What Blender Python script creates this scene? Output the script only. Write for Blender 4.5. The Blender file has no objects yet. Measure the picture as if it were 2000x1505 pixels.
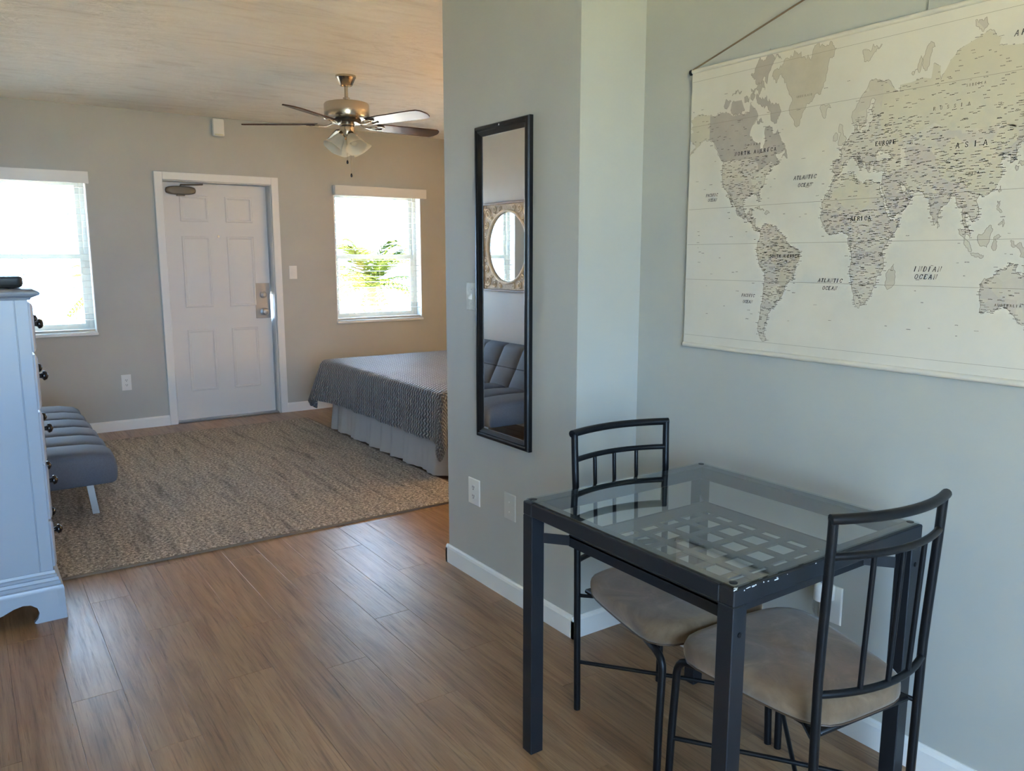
import bpy, bmesh, math, random
from mathutils import Vector, Matrix
random.seed(7)
PI = math.pi
S = bpy.context.scene
COL = S.collection

# ------------------------------------------------------------------ camera
cam = bpy.data.cameras.new('camera')
cam.sensor_fit = 'HORIZONTAL'; cam.sensor_width = 36.0
cam.lens = 36.0 * 1553.0 / 2000.0
cam.clip_start = 0.02
cam_o = bpy.data.objects.new('camera', cam); COL.objects.link(cam_o)
cam_o.location = (0, 0, 1.42)
cam_o.rotation_euler = (math.radians(90 - 9.15), 0, math.radians(-34.6))
S.camera = cam_o

# ------------------------------------------------------------------ world, exposure
W = bpy.data.worlds.new('world'); S.world = W; W.use_nodes = True
wn = W.node_tree.nodes; wl = W.node_tree.links
bg = wn['Background']
bg.inputs['Color'].default_value = (0.41, 0.65, 1.0, 1)
bg.inputs['Strength'].default_value = 9.0
S.view_settings.view_transform = 'Standard'
S.view_settings.look = 'None'
S.view_settings.gamma = 1.0
S.view_settings.use_curve_mapping = False
S.view_settings.exposure = 1.6
SUN = bpy.data.lights.new('sun', 'SUN'); SUN.energy = 110; SUN.color = (1, .83, .58); SUN.angle = .009
sun_o = bpy.data.objects.new('sun', SUN); COL.objects.link(sun_o); sun_o.location = (-20, 12, 25)
sun_o.rotation_euler = Vector((.75, .03, -.95)).to_track_quat('-Z', 'Y').to_euler()      # grazing along the far wall

def portal(name, loc, rot, sx, sy):
    L = bpy.data.lights.new(name, 'AREA'); L.shape = 'RECTANGLE'; L.size = sx; L.size_y = sy
    L.cycles.is_portal = True
    o = bpy.data.objects.new(name, L); COL.objects.link(o); o.location = loc; o.rotation_euler = rot
# daylight portals (sampling guides of the openings, they emit nothing themselves)
Y = 7.17            # inner face of the far wall
portal('window_portal', (0.41, Y + .16, 1.43), (-PI/2, 0, 0), 0.94, 1.24)
portal('window_portal', (3.38, Y + .16, 1.43), (-PI/2, 0, 0), 0.92, 1.24)
portal('window_portal', (-0.15, -1.97, 1.25), (PI/2, 0, 0), 2.14, 1.74)

# ------------------------------------------------------------------ mesh helpers
class MB:
    def __init__(s): s.v = []; s.f = []
    def add(s, vs, fs):
        n = len(s.v); s.v += [tuple(v) for v in vs]; s.f += [tuple(i + n for i in f) for f in fs]; return s
    def box(s, x0, x1, y0, y1, z0, z1, M=None):
        vs = [(x, y, z) for z in (z0, z1) for y in (y0, y1) for x in (x0, x1)]
        if M: vs = [M @ Vector(v) for v in vs]
        return s.add(vs, [(0,2,3,1),(4,5,7,6),(0,1,5,4),(2,6,7,3),(0,4,6,2),(1,3,7,5)])
    def cbox(s, x0, x1, y0, y1, z0, z1, c=.002, M=None):
        """box with chamfered vertical + top/bottom edges (rounded look)"""
        loops = []
        for z, d in ((z0, c), (z0 + c, 0), (z1 - c, 0), (z1, c)):
            loops.append([(x0+d, y0+c, z), (x0+c, y0+d, z), (x1-c, y0+d, z), (x1-d, y0+c, z),
                          (x1-d, y1-c, z), (x1-c, y1-d, z), (x0+c, y1-d, z), (x0+d, y1-c, z)])
        if M: loops = [[tuple(M @ Vector(p)) for p in l] for l in loops]
        return s.loft(loops)
    def loft(s, loops, cap0=True, cap1=True, closed=True):
        n = len(loops[0]); vs = [p for l in loops for p in l]; fs = []
        for i in range(len(loops) - 1):
            for j in range(n if closed else n - 1):
                a = i*n + j; b = i*n + (j+1) % n
                fs.append((a, b, b + n, a + n))
        if cap0: fs.append(tuple(reversed(range(n))))
        if cap1: fs.append(tuple(range((len(loops)-1)*n, len(loops)*n)))
        return s.add(vs, fs)
    def tube(s, pts, r, seg=10, cap=True, flat=1.0):
        P = [Vector(p) for p in pts]; R = r if isinstance(r, (list, tuple)) else [r]*len(P)
        loops = []; up = None
        for i, p in enumerate(P):
            t = (P[min(i+1, len(P)-1)] - P[max(i-1, 0)]).normalized()
            if up is None:
                up = Vector((0,0,1)) if abs(t.z) < .9 else Vector((0,1,0))
            a = t.cross(up).normalized(); b = a.cross(t).normalized(); up = b
            loops.append([tuple(p + R[i]*(math.cos(2*PI*k/seg)*a + flat*math.sin(2*PI*k/seg)*b)) for k in range(seg)])
        return s.loft(loops, cap, cap)
    def lathe(s, prof, c=(0,0,0), seg=24, M=None, cap0=True, cap1=True):
        loops = [[(c[0] + r*math.cos(2*PI*k/seg), c[1] + r*math.sin(2*PI*k/seg), c[2] + z) for k in range(seg)] for r, z in prof]
        if M: loops = [[tuple(M @ Vector(p)) for p in l] for l in loops]
        return s.loft(loops, cap0, cap1)
    def prism(s, poly, d0, d1, fn):
        """poly in 2D, extruded between d0 and d1; fn(a,b,d) -> xyz"""
        return s.loft([[fn(a, b, d0) for a, b in poly], [fn(a, b, d1) for a, b in poly]])
    def grid(s, fn, nu, nv):
        vs = [fn(i/nu, j/nv) for i in range(nu+1) for j in range(nv+1)]; fs = []
        for i in range(nu):
            for j in range(nv):
                a = i*(nv+1) + j; fs.append((a, a+nv+1, a+nv+2, a+1))
        return s.add(vs, fs)
    def wallholes(s, u0, u1, z0, z1, holes, d0, d1, fn):
        """wall slab with rectangular holes; fn(u,z,d)"""
        us = sorted(set([u0, u1] + [h[0] for h in holes] + [h[1] for h in holes]))
        zs = sorted(set([z0, z1] + [h[2] for h in holes] + [h[3] for h in holes]))
        solid = lambda i, j: 0 <= i < len(us)-1 and 0 <= j < len(zs)-1 and not any(
            h[0] <= (us[i]+us[i+1])/2 <= h[1] and h[2] <= (zs[j]+zs[j+1])/2 <= h[3] for h in holes)
        for i in range(len(us)-1):
            for j in range(len(zs)-1):
                if not solid(i, j): continue
                a, b, c, e = us[i], us[i+1], zs[j], zs[j+1]
                q = lambda p: s.add([fn(*x) for x in p], [(0,1,2,3)])
                q([(a,c,d0),(b,c,d0),(b,e,d0),(a,e,d0)]); q([(a,c,d1),(a,e,d1),(b,e,d1),(b,c,d1)])
                if not solid(i-1, j): q([(a,c,d0),(a,e,d0),(a,e,d1),(a,c,d1)])
                if not solid(i+1, j): q([(b,c,d0),(b,c,d1),(b,e,d1),(b,e,d0)])
                if not solid(i, j-1): q([(a,c,d0),(a,c,d1),(b,c,d1),(b,c,d0)])
                if not solid(i, j+1): q([(a,e,d0),(b,e,d0),(b,e,d1),(a,e,d1)])
        return s

ORG = {}
def tag(o, label=None, cat=None, group=None, kind=None):
    if label: o['label'] = label
    if cat: o['category'] = cat
    if group: o['group'] = group
    if kind: o['kind'] = kind
    return o
def obj(name, mb, m, parent=None, smooth=40, bevel=0, fixn=True, loc=None):
    org = ORG.get(parent.name, Vector((0,0,0))) if parent else Vector(loc or (0,0,0))
    me = bpy.data.meshes.new(name)
    me.from_pydata([(v[0]-org.x, v[1]-org.y, v[2]-org.z) for v in mb.v], [], mb.f)
    if fixn:
        bm = bmesh.new(); bm.from_mesh(me); bmesh.ops.recalc_face_normals(bm, faces=bm.faces); bm.to_mesh(me); bm.free()
    if smooth:
        me.polygons.foreach_set('use_smooth', [True]*len(me.polygons))
        me.set_sharp_from_angle(angle=math.radians(smooth))
    if m: me.materials.append(m)
    o = bpy.data.objects.new(name, me); COL.objects.link(o)
    if parent: o.parent = parent
    else: o.location = org
    ORG[o.name] = org
    if bevel:
        b = o.modifiers.new('bevel', 'BEVEL'); b.width = bevel; b.segments = 2; b.limit_method = 'ANGLE'; b.angle_limit = math.radians(40)
    return o
def empty(name, loc, label=None, cat=None, group=None, kind=None):
    o = bpy.data.objects.new(name, None); COL.objects.link(o); o.location = loc
    o.empty_display_size = .1
    ORG[o.name] = Vector(loc)
    return tag(o, label, cat, group, kind)
def rrect(x0, x1, y0, y1, r, n=5):
    out = []
    for cx, cy, a0 in ((x1-r, y1-r, 0), (x0+r, y1-r, PI/2), (x0+r, y0+r, PI), (x1-r, y0+r, 1.5*PI)):
        for k in range(n+1):
            a = a0 + PI/2*k/n; out.append((cx + r*math.cos(a), cy + r*math.sin(a)))
    return out

# ------------------------------------------------------------------ material helpers
class NT:
    def __init__(s, name):
        s.m = bpy.data.materials.new(name); s.m.use_nodes = True
        s.n = s.m.node_tree.nodes; s.l = s.m.node_tree.links
        s.p = s.n['Principled BSDF']; s.out = s.n['Material Output']
    def node(s, t, **kw):
        n = s.n.new(t)
        for k, v in kw.items():
            if k.startswith('i_'): n.inputs[k[2:].replace('_', ' ')].default_value = v
            else: setattr(n, k, v)
        return n
    def link(s, a, b): s.l.new(a, b); return s
    def coord(s, kind='Object', scale=(1,1,1), rot=(0,0,0)):
        t = s.node('ShaderNodeTexCoord'); mp = s.node('ShaderNodeMapping')
        mp.inputs['Scale'].default_value = scale; mp.inputs['Rotation'].default_value = rot
        s.link(t.outputs[kind], mp.inputs['Vector']); return mp.outputs['Vector']
    def noise(s, vec, scale, detail=4, rough=.55, dist=0):
        n = s.node('ShaderNodeTexNoise'); n.inputs['Scale'].default_value = scale; n.inputs['Detail'].default_value = detail
        n.inputs['Roughness'].default_value = rough; n.inputs['Distortion'].default_value = dist
        s.link(vec, n.inputs['Vector']); return n.outputs['Fac']
    def ramp(s, fac, stops):
        r = s.node('ShaderNodeValToRGB'); e = r.color_ramp.elements
        while len(e) < len(stops): e.new(.5)
        for i, (p, c) in enumerate(stops): e[i].position = p; e[i].color = (*c, 1) if len(c) == 3 else c
        s.link(fac, r.inputs['Fac']); return r.outputs['Color']
    def math(s, op, a, b=None):
        n = s.node('ShaderNodeMath', operation=op)
        for i, x in enumerate((a, b)):
            if x is None: continue
            if isinstance(x, (int, float)): n.inputs[i].default_value = x
            else: s.link(x, n.inputs[i])
        return n.outputs[0]
    def mix(s, fac, a, b, blend='MIX'):
        n = s.node('ShaderNodeMix', data_type='RGBA', blend_type=blend)
        for key, x in ((0, fac), (6, a), (7, b)):
            if isinstance(x, (int, float)): n.inputs[key].default_value = x
            elif isinstance(x, tuple): n.inputs[key].default_value = (*x, 1) if len(x) == 3 else x
            else: s.link(x, n.inputs[key])
        return n.outputs[2]
    def bump(s, h, strength=.3, dist=.01, chain=None):
        b = s.node('ShaderNodeBump'); b.inputs['Strength'].default_value = strength; b.inputs['Distance'].default_value = dist
        s.link(h, b.inputs['Height'])
        if chain: s.link(chain, b.inputs['Normal'])
        s.link(b.outputs['Normal'], s.p.inputs['Normal']); return b.outputs['Normal']
    def set(s, **kw):
        for k, v in kw.items():
            k = k.replace('_', ' ')
            if hasattr(v, 'is_linked') or hasattr(v, 'links'): s.link(v, s.p.inputs[k])
            else: s.p.inputs[k].default_value = (*v, 1) if isinstance(v, tuple) and len(v) == 3 else v
        return s
def flat(name, col, rough=.5, metal=0.0, coat=0.0, spec=.5, var=.0, bump=0.0, bscale=60):
    t = NT(name); t.set(Base_Color=col, Roughness=rough, Metallic=metal, Coat_Weight=coat)
    t.p.inputs['Specular IOR Level'].default_value = spec
    if var or bump:
        v = t.coord(); f = t.noise(v, bscale, 5)
        if var:
            a = tuple(max(0, c*(1-var)) for c in col); b = tuple(min(1, c*(1+var)) for c in col)
            t.set(Base_Color=t.ramp(f, [(.3, a), (.7, b)]))
        if bump: t.bump(f, bump, .002)
    return t.m

# paint
def wall_paint(name, col):
    t = NT(name); v = t.coord()
    f = t.noise(v, 2.2, 3); t.set(Base_Color=t.ramp(f, [(.3, tuple(c*.96 for c in col)), (.7, tuple(c*1.03 for c in col))]), Roughness=.55)
    t.p.inputs['Specular IOR Level'].default_value = .35
    t.bump(t.noise(v, 140, 3), .12, .002); return t.m
M = {}
M['wall'] = wall_paint('sage_grey_wall_paint', (.465, .465, .43))
M['white'] = flat('white_trim_paint', (.80, .79, .77), .35, bump=.03, bscale=40)
M['door'] = flat('white_door_paint', (.72, .70, .68), .4, bump=.04, bscale=50)
M['vinyl'] = flat('grey_white_vinyl', (.52, .53, .48), .4)
M['plastic'] = flat('white_plastic', (.78, .76, .72), .35)
M['dark'] = flat('dark_slot', (.02, .02, .02), .6)
M['black_metal'] = flat('black_powder_coated_metal', (.006, .006, .007), .38, 0.0, spec=.3, bump=.05, bscale=200)
M['table_metal'] = flat('charcoal_table_metal', (.012, .013, .016), .38, 0.0, spec=.4, bump=.04, bscale=220)
M['shelf_metal'] = flat('grey_lattice_metal', (.055, .06, .065), .45)
M['chrome'] = flat('chrome', (.75, .75, .76), .12, 1.0)
M['leg_steel'] = flat('satin_steel_leg', (.42, .42, .41), .35, .8)
M['nickel'] = flat('brushed_nickel', (.56, .49, .39), .24, 1.0)
M['steel'] = flat('lock_steel', (.34, .34, .335), .4, .55)
M['mirror'] = flat('mirror_silver', (.93, .94, .93), .008, 1.0)
M['black_wood'] = flat('black_satin_frame', (.006, .005, .005), .32, 0.0, spec=.35)
M['bronze'] = flat('dark_bronze_knob', (.014, .010, .009), .25, .3, coat=.4)
M['closer'] = flat('aged_closer_metal', (.16, .14, .11), .45, .6)
M['dresser'] = flat('pale_blue_white_dresser_paint', (.29, .33, .39), .30, bump=.06, bscale=9)
M['cord'] = flat('brown_cord', (.22, .15, .095), .8)
M['box_black'] = flat('black_device_shell', (.02, .024, .024), .45)
M['skirt'] = flat('grey_bed_skirt_cloth', (.40, .385, .37), .9, bump=.2, bscale=400)
M['mattress'] = flat('mattress_cloth', (.6, .6, .58), .9)
M['lampshade'] = flat('lamp_shade_cloth', (.8, .7, .5), .9)
M['wood_dark'] = flat('dark_wood', (.08, .045, .025), .45, var=.2, bscale=20)
M['concrete'] = flat('pale_concrete', (.52, .50, .46), .9, var=.05, bscale=3)
M['rail_white'] = flat('white_railing_paint', (.7, .7, .68), .5)
M['rail_brown'] = flat('brown_handrail_paint', (.09, .06, .04), .6)
M['leaf'] = flat('palm_leaf', (.030, .050, .0030), .8, spec=.08, var=.3, bscale=6)
M['stem'] = flat('palm_stem', (.08, .07, .03), .8)
M['rod_wood'] = flat('dark_hanging_rod', (.03, .02, .015), .5)
M['carved'] = flat('cream_carved_frame', (.70, .61, .46), .6, var=.1, bscale=60, bump=.3)
M['carved_ground'] = flat('brown_carving_ground', (.45, .37, .26), .7, var=.2, bscale=50, bump=.3)  # darker brown panel colour, set off from the cream scrolls
M['carved_edge'] = flat('brown_frame_edge', (.22, .15, .10), .5)

def ceiling_mat():
    t = NT('brushed_plaster_ceiling'); v = t.coord('Object', (.9, 3.6, 1), (0, 0, .12))
    f = t.noise(v, 1.9, 6, .62, 1.6); g = t.noise(t.coord('Object', (3, 14, 1), (0, 0, -.1)), 2.0, 4, .6, 1.2)
    h = t.math('ADD', f, t.math('MULTIPLY', g, .5))
    t.set(Base_Color=t.ramp(f, [(.3, (.74, .67, .56)), (.45, (.84, .78, .675)), (.7, (.88, .83, .73))]), Roughness=.8)
    t.bump(h, .6, .05); return t.m
M['ceiling'] = ceiling_mat()

def plank_mat():
    t = NT('brown_vinyl_plank'); oi = t.node('ShaderNodeObjectInfo')
    tc = t.node('ShaderNodeTexCoord'); off = t.node('ShaderNodeVectorMath', operation='ADD'); cx = t.node('ShaderNodeCombineXYZ')
    r1 = t.math('MULTIPLY', oi.outputs['Random'], 37.0); t.link(r1, cx.inputs[0]); t.link(t.math('MULTIPLY', oi.outputs['Random'], 91.0), cx.inputs[1])
    t.link(tc.outputs['Object'], off.inputs[0]); t.link(cx.outputs[0], off.inputs[1])
    def mp(sc):
        m_ = t.node('ShaderNodeMapping'); m_.inputs['Scale'].default_value = sc; t.link(off.outputs[0], m_.inputs['Vector']); return m_.outputs[0]
    a = t.noise(mp((9, .9, 1)), 1.6, 5, .6, 1.4)          # broad figure
    b = t.noise(mp((48, 1.7, 1)), 2.0, 5, .7, .4)        # fine streaks
    base = t.ramp(a, [(.25, (.175, .096, .046)), (.48, (.260, .152, .079)), (.62, (.315, .195, .106)), (.8, (.240, .140, .072))])
    st = t.ramp(b, [(.30, (.50, .46, .42)), (.48, (1, 1, 1)), (.75, (1.16, 1.15, 1.13))])
    c = t.mix(1.0, base, st, 'MULTIPLY')
    tint = t.ramp(oi.outputs['Random'], [(0, (.90, .88, .86)), (.35, (1.0, .98, .96)), (.7, (.94, .96, .98)), (1, (1.08, 1.04, 1.0))])
    c = t.mix(1.0, c, tint, 'MULTIPLY')
    rg = t.node('ShaderNodeMapRange'); t.link(b, rg.inputs[0]); rg.inputs[1].default_value = .3; rg.inputs[2].default_value = .7
    rg.inputs[3].default_value = .38; rg.inputs[4].default_value = .27
    t.set(Base_Color=c, Roughness=rg.outputs[0]); t.p.inputs['Specular IOR Level'].default_value = .55
    n1 = t.bump(b, .22, .002); w = t.noise(mp((5, 3, 1)), 2.0, 2); t.bump(w, .10, .01, n1)
    return t.m
M['plank'] = plank_mat()
M['subfloor'] = flat('dark_joint', (.09, .05, .026), .8)

def rug_mat():
    t = NT('heathered_rug_pile'); v = t.coord('Object')
    sp = t.noise(v, 62, 4, .8); st = t.noise(t.coord('Object', (8, .7, 1)), 2.2, 5, .7, .3); big = t.noise(v, 1.3, 2)
    c1 = t.ramp(sp, [(.36, (.055, .048, .041)), (.46, (.22, .19, .158)), (.54, (.42, .375, .32)), (.64, (.70, .66, .60))])
    c2 = t.ramp(st, [(.32, (.42, .40, .38)), (.45, (.90, .87, .84)), (.58, (1.15, 1.08, 1.0)), (.70, (.62, .61, .61))])
    c = t.mix(1.0, c1, c2, 'MULTIPLY')
    c = t.mix(t.math('MULTIPLY', big, .2), c, (.2, .19, .18))
    t.set(Base_Color=c, Roughness=.95, Sheen_Weight=.15); t.p.inputs['Specular IOR Level'].default_value = .1
    t.bump(sp, .9, .012); return t.m
M['rug'] = rug_mat()
M['rug_edge'] = flat('rug_binding', (.16, .125, .09), .9)

def quilt_mat():
    t = NT('charcoal_quilted_cloth'); tc = t.node('ShaderNodeTexCoord'); sep = t.node('ShaderNodeSeparateXYZ'); t.link(tc.outputs['UV'], sep.inputs[0])
    x, y = sep.outputs[0], sep.outputs[1]
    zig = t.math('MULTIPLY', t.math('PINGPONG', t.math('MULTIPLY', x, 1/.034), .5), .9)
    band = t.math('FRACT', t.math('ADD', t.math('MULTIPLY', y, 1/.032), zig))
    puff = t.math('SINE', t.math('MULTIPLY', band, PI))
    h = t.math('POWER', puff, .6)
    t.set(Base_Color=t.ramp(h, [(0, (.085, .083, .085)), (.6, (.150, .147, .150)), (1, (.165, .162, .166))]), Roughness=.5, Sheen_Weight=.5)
    t.p.inputs['Specular IOR Level'].default_value = .4
    t.bump(h, 1.0, .03); return t.m
M['quilt'] = quilt_mat()

def suede():
    t = NT('taupe_microsuede'); v = t.coord(); f = t.noise(v, 7, 5, .6, 1.5); g = t.noise(v, 90, 3)
    t.set(Base_Color=t.ramp(f, [(.3, (.140, .088, .050)), (.55, (.198, .130, .078)), (.72, (.265, .180, .113))]), Roughness=.9, Sheen_Weight=.3)
    t.p.inputs['Specular IOR Level'].default_value = .15
    t.bump(g, .2, .002); return t.m
M['suede'] = suede()
M['sofa'] = flat('slate_blue_upholstery', (.078, .095, .122), .75, var=.12, bump=.2, bscale=220)
M['sofa_seam'] = flat('dark_seam_thread', (.02, .025, .032), .9)

def blade_mat():
    t = NT('dark_walnut_blade'); v = t.coord('Object', (3, 3, 3)); f = t.noise(v, 6, 4, .6, 2)
    t.set(Base_Color=t.ramp(f, [(.3, (.035, .014, .009)), (.7, (.075, .032, .02))]), Roughness=.26)
    t.p.inputs['Specular IOR Level'].default_value = .32; return t.m
M['blade'] = blade_mat()

def thin_glass(name, tint, rough=0.0, ior=1.5):
    t = NT(name); t.n.remove(t.p)
    tr = t.node('ShaderNodeBsdfTransparent'); tr.inputs[0].default_value = (*tint, 1)
    gl = t.node('ShaderNodeBsdfGlossy'); gl.inputs['Roughness'].default_value = rough
    fr = t.node('ShaderNodeFresnel'); fr.inputs[0].default_value = ior
    ge = t.node('ShaderNodeNewGeometry'); k = t.math('MULTIPLY', t.math('SUBTRACT', 1.0, ge.outputs['Backfacing']), t.math('MINIMUM', t.math('MULTIPLY', fr.outputs[0], 1.8), 1.0))
    mx = t.node('ShaderNodeMixShader'); t.link(k, mx.inputs[0]); t.link(tr.outputs[0], mx.inputs[1]); t.link(gl.outputs[0], mx.inputs[2])
    t.link(mx.outputs[0], t.out.inputs[0]); return t.m
M['table_glass'] = thin_glass('green_tinted_table_glass', (.92, .955, .94), 0.0, 1.75)
M['pane'] = thin_glass('window_pane_glass', (.97, .98, .98))
M['bottle'] = thin_glass('clear_bottle', (.93, .92, .90), .05)
def frosted():
    t = NT('frosted_shade_glass'); t.n.remove(t.p)
    d = t.node('ShaderNodeBsdfDiffuse'); d.inputs[0].default_value = (.80, .78, .72, 1)
    tr = t.node('ShaderNodeBsdfTranslucent'); tr.inputs[0].default_value = (.85, .83, .72, 1)
    g = t.node('ShaderNodeBsdfGlossy'); g.inputs['Roughness'].default_value = .3
    m1 = t.node('ShaderNodeMixShader'); m1.inputs[0].default_value = .55; t.link(d.outputs[0], m1.inputs[1]); t.link(tr.outputs[0], m1.inputs[2])
    m2 = t.node('ShaderNodeMixShader'); m2.inputs[0].default_value = .06; t.link(m1.outputs[0], m2.inputs[1]); t.link(g.outputs[0], m2.inputs[2])
    t.link(m2.outputs[0], t.out.inputs[0]); return t.m
M['frosted'] = frosted()
def slat_mat():
    t = NT('white_blind_slat'); t.set(Base_Color=(.56, .54, .48), Roughness=.5); return t.m
M['slat'] = slat_mat()
def canvas_mat():
    t = NT('cream_map_canvas'); v = t.coord(); f = t.noise(v, 2.3, 5, .6); w = t.noise(v, 350, 2)
    t.set(Base_Color=t.ramp(f, [(.3, (.62, .56, .47)), (.5, (.66, .61, .53)), (.7, (.68, .635, .57))]), Roughness=.8)
    t.p.inputs['Specular IOR Level'].default_value = .2; t.bump(w, .15, .001); return t.m
M['canvas'] = canvas_mat()
def land_mat():
    t = NT('printed_land_tints'); v = t.coord('Object', (1, 1, 1.2))
    vo = t.node('ShaderNodeTexVoronoi'); vo.inputs['Scale'].default_value = 17; t.link(v, vo.inputs['Vector'])
    sep = t.node('ShaderNodeSeparateColor'); t.link(vo.outputs['Color'], sep.inputs[0])
    c = t.ramp(sep.outputs[0], [(0, (.545, .48, .385)), (.3, (.585, .525, .43)), (.55, (.52, .455, .39)), (.8, (.60, .545, .44)), (1, (.50, .44, .385))])
    t.set(Base_Color=c, Roughness=.8); t.p.inputs['Specular IOR Level'].default_value = .32; return t.m
M['land'] = land_mat()
M['land_grey'] = flat('printed_grey_land', (.43, .375, .325), .8, spec=.2, var=.06, bscale=20)
M['land_tan'] = flat('printed_tan_land', (.52, .455, .36), .8, spec=.2, var=.06, bscale=20)
M['land_ochre'] = flat('printed_ochre_land', (.57, .51, .395), .8, spec=.2)
M['ink'] = flat('brown_map_ink', (.17, .14, .11), .8, spec=.2)
M['ink_soft'] = flat('soft_map_ink', (.30, .26, .21), .8, spec=.2)
M['ink_dark'] = flat('dark_map_ink', (.06, .053, .05), .8, spec=.2)

# ------------------------------------------------------------------ room shell
XL, XM, XP, XR = -.28, 2.09, 1.793, 4.75        # left wall, map wall, mirror wall, bedroom right wall
YB, YN, YF = -1.9, 2.19, 3.12                   # wall behind camera, stub face, far end of the block
ZC = 2.585
T = .16
def struct(name, mb, m, smooth=0, bevel=0): return tag(obj(name, mb, m, smooth=smooth, bevel=bevel), kind='structure')

XN, YR = -1.7, 2.85            # near zone is wider on the left, with a return wall before the dresser
floor = struct('floor', MB().box(XN-.1, XR+.1, YB-.1, Y+.2, -.08, -.009), M['subfloor'])
struct('ceiling', MB().box(XN-.1, XR+.1, YB-.1, Y+T, ZC, ZC+.12), M['ceiling'])
W1 = (-.06, .885, .82, 2.05); W2 = (2.93, 3.84, .815, 2.05); DR = (1.45, 2.345, 0.0, 2.05)
struct('wall_back', MB().wallholes(XL, XR, -.08, ZC, [W1, W2, DR], Y, Y+T, lambda u, z, d: (u, d, z)), M['wall'])
struct('wall_left', MB().box(XL-.1, XL, YR, Y, -.08, ZC), M['wall'])
struct('wall_left_return', MB().box(XN, XL-.1, YR, YR+.1, -.08, ZC), M['wall'])
struct('wall_left_near', MB().box(XN-.1, XN, YB-.1, YR+.1, -.08, ZC), M['wall'])
struct('wall_bedroom_right', MB().box(XR, XR+.1, YF-.05, Y, -.08, ZC), M['wall'])
blk = [(XP, YN), (XM, YN), (XM, YB), (XM+.1, YB), (XM+.1, YN+.1), (XR, YN+.1), (XR, YF), (XP, YF)]
# block between kitchen and bedroom: mirror face, stub face and map wall
struct('wall_right', MB().box(XM, XM+.12, YB, YN, -.08, ZC), M['wall'])
struct('wall_partition', MB().box(XP, XR, YN, YF, -.08, ZC), M['wall'])
W3 = (-1.20, .90, .40, 2.1)
struct('wall_front', MB().wallholes(XN, XM, -.08, ZC, [W3], YB-.1, YB, lambda u, z, d: (u, d, z)), M['wall'])

# planks
PW, PL, PG = .152, 1.22, .0003
def plank_mesh(name, w, l):
    c = .0008; g = PG; mb = MB()
    lo = [(g, g, -.009), (w-g, g, -.009), (w-g, l-g, -.009), (g, l-g, -.009)]
    mi = [(x, y, -c*.6) for x, y, z in lo]
    to = [(x + (c if x < w/2 else -c), y + (c if y < l/2 else -c), 0) for x, y, z in lo]
    mb.loft([lo, mi, to]); me = bpy.data.meshes.new(name); me.from_pydata(mb.v, [], mb.f); me.materials.append(M['plank']); return me
plank_cache = {}
def plank(x, y, l):
    key = round(l, 3)
    if key not in plank_cache: plank_cache[key] = plank_mesh('plank', PW, l)
    o = bpy.data.objects.new('plank', plank_cache[key]); COL.objects.link(o); o.location = (x, y, 0); o.parent = floor
i0 = -int((XL - XN)/PW); ncol = int(math.ceil((XR - XL)/PW)); offs = [0, .48, .86, .22, .64, 1.04, .36]
for i in range(i0, ncol):
    x = XL + i*PW
    if x < XL: segs = [(YB, YR)]
    elif x + PW/2 > XP and x + PW/2 < XM: segs = [(YB, YN), (YF, Y+.02)]
    elif x + PW/2 >= XM: segs = [(YF, Y+.02)]
    else: segs = [(YB, Y+.02)]
    for a, b in segs:
        y = a - offs[i % 7]
        while y < b:
            l0 = max(y, a); l1 = min(y + PL, b)
            if l1 - l0 > .02: plank(x, l0, round(l1 - l0, 3))
            y += PL

def baseboard(name, pts, h=.086, t=.013):
    """profile swept along straight runs: each (p0, p1, normal)"""
    mb = MB()
    for (x0, y0), (x1, y1), (nx, ny) in pts:
        prof = [(0, 0), (t, 0), (t, h-.016), (t*.75, h-.006), (t*.35, h), (0, h)]
        mb.loft([[(x0 + nx*a, y0 + ny*a, b) for a, b in prof], [(x1 + nx*a, y1 + ny*a, b) for a, b in prof]])
    return struct(name, mb, M['white'])
baseboard('baseboard_back', [((XL, Y), (1.385, Y), (0, -1)), ((2.408, Y), (XR, Y), (0, -1))])
baseboard('baseboard_left', [((XL, YR), (XL, Y), (1, 0))])
baseboard('baseboard_partition', [((XP, YN-.013), (XP, YF+.013), (-1, 0)), ((XP-.013, YN), (XM, YN), (0, -1)), ((XP-.013, YF), (XR, YF), (0, 1))])
baseboard('baseboard_right', [((XM, YB), (XM, YN), (-1, 0))])

# ------------------------------------------------------------------ door
d = empty('door_1', (1.9, Y, 0), kind='structure')
for x0, x1, z0, z1 in ((1.383, 1.447, 0, 2.117), (2.348, 2.412, 0, 2.117), (1.447, 2.348, 2.053, 2.117)):
    obj('casing', MB().cbox(x0, x1, Y-.016, Y, z0, z1, .004), M['white'], d, smooth=30)
for x0, x1, z0, z1 in ((1.447, 1.452, 0, 2.05), (2.341, 2.346, 0, 2.05), (1.452, 2.341, 2.046, 2.05)):
    obj('jamb', MB().box(x0, x1, Y, Y+.16, z0, z1), M['white'], d, smooth=0)
LY = Y + .085
obj('leaf', MB().cbox(1.455, 2.326, LY, LY+.045, .014, 2.04, .002), M['door'], d, smooth=30)
for x0, x1, z0, z1 in ((2.318, 2.341, 0, .865), (2.318, 2.341, 1.085, 2.046), (1.452, 1.475, 0, 2.046), (1.475, 2.318, 2.02, 2.046)):
    obj('door_stop', MB().box(x0, x1, LY+.046, LY+.075, z0, z1), M['white'], d, smooth=0)
obj('threshold', MB().cbox(1.452, 2.341, Y+.03, Y+.16, 0, .012, .003), M['steel'], d)
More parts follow.
